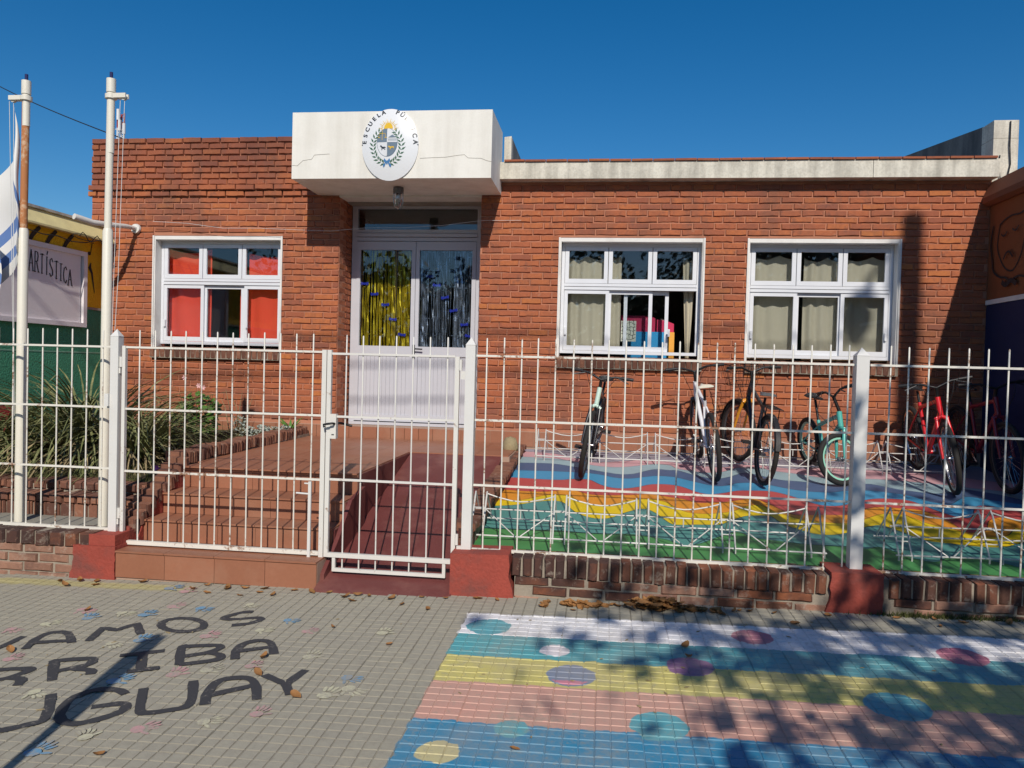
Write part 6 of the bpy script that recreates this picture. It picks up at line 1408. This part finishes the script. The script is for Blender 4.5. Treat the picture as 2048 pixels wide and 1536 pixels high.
def tree(x, y, h, crown_r, label, seed, n_leaf=2600, leaf=0.075, z0=-0.1, spread=1.0, dens=1.0, low=0.45, cat='tree', group=None, lean=(0, 0)):
    rgt = random.Random(seed); t = thing('street_tree', label, cat, (x, y, z0), group); mb = MB(); tips = []
    top = Vector((x+lean[0], y+lean[1], z0+h*0.62)); mid_ = Vector((x+lean[0]*0.5+rgt.uniform(-.1, .1), y+lean[1]*0.5, z0+h*0.3)); r0_ = 0.022*h+0.04
    mb.tube([(x, y, z0), mid_, top], [r0_, r0_*0.8, r0_*0.5], 10); limbs = []
    for i in range(11):
        u = low+(1-low)*i/11; base = Vector((x, y, z0)).lerp(top, min(1, u)) if u < 1 else top; a = i*2.4+rgt.uniform(-.4, .4); L = crown_r*rgt.uniform(0.75, 1.15)
        pts = [base]
        for k in range(1, 5): pts.append(base+Vector((math.cos(a+0.15*k)*L*k/4*spread, math.sin(a+0.15*k)*L*k/4*spread, L*(0.55*k/4+0.25*(k/4)**2)+rgt.uniform(-.06, .06))))
        mb.tube(pts, [r0_*0.4, r0_*0.3, r0_*0.2, r0_*0.12, r0_*0.05], 6); limbs.append(pts)
        for k in (1, 2, 3, 4):
            for q in range(3):
                p = pts[k]; d = Vector((rgt.gauss(0, 1), rgt.gauss(0, 1), rgt.gauss(0.3, .6))).normalized()*crown_r*rgt.uniform(0.2, 0.45); mb.tube([p, p+d*0.5+Vector((0, 0, 0.03)), p+d], [r0_*0.12, r0_*0.07, r0_*0.02], 4); tips += [p+d, p+d*0.6]
    build(mb, 'trunk', M['bark'], t, 50); mb = MB()
    for _ in range(n_leaf):
        p = tips[rgt.randrange(len(tips))]; 
        q = p+Vector((rgt.gauss(0, 1), rgt.gauss(0, 1), rgt.gauss(0, .8)))*crown_r*0.085*dens; s = leaf*rgt.uniform(0.6, 1.3); n_ = Vector((rgt.gauss(0, 1), rgt.gauss(0, 1), rgt.gauss(0.4, 1))).normalized(); t1 = n_.orthogonal().normalized(); t2 = n_.cross(t1)
        mb.poly([q-t1*s, q+t2*s*0.55, q+t1*s, q-t2*s*0.55])
    build(mb, 'crown', M['tree_leaf'], t, kind='stuff'); return t
tree(3.75, -2.5, 6.9, 2.5, 'sparse autumn street tree shading the right of the pavement', 4, 5600, 0.095, low=0.40, dens=1.35)
tree(6.6, -2.7, 7.4, 2.9, 'fuller street tree beyond the utility pole', 14, 5200, 0.09, low=0.42, dens=1.2)
for i, (x, y, h, r_, lb) in enumerate([(-13, -18, 8.0, 3.2, 'broad street tree across the road, far left of the row'), (-7.5, -17, 7.4, 3.0, 'round street tree across the road, second in the row'), (-2.6, -19, 8.2, 3.2, 'tall street tree across the road near the middle of the row'), (2.2, -18, 7.2, 3.0, 'spreading street tree across the road beside the tall one'), (7.0, -18.5, 8.0, 3.0, 'fuller street tree across the road, next to last in the row'), (12.0, -18, 7.6, 3.0, 'last street tree across the road at the right')]):
    tree(x, y, h, r_, lb, 40+i, 3600, 0.21, z0=-0.4, low=0.3, dens=1.7)
hb = thing('house', 'plain low house across the road', 'house', (4.5, -24, -0.4))
mb = MB(); mb.box(-14, 16, -30, -22, -0.4, 2.9); build(mb, 'wall', M['fascia'], hb)
mb = MB(); mb.box(-14.3, 16.3, -30.3, -21.7, 2.901, 3.1); build(mb, 'roof', M['concrete'], hb)
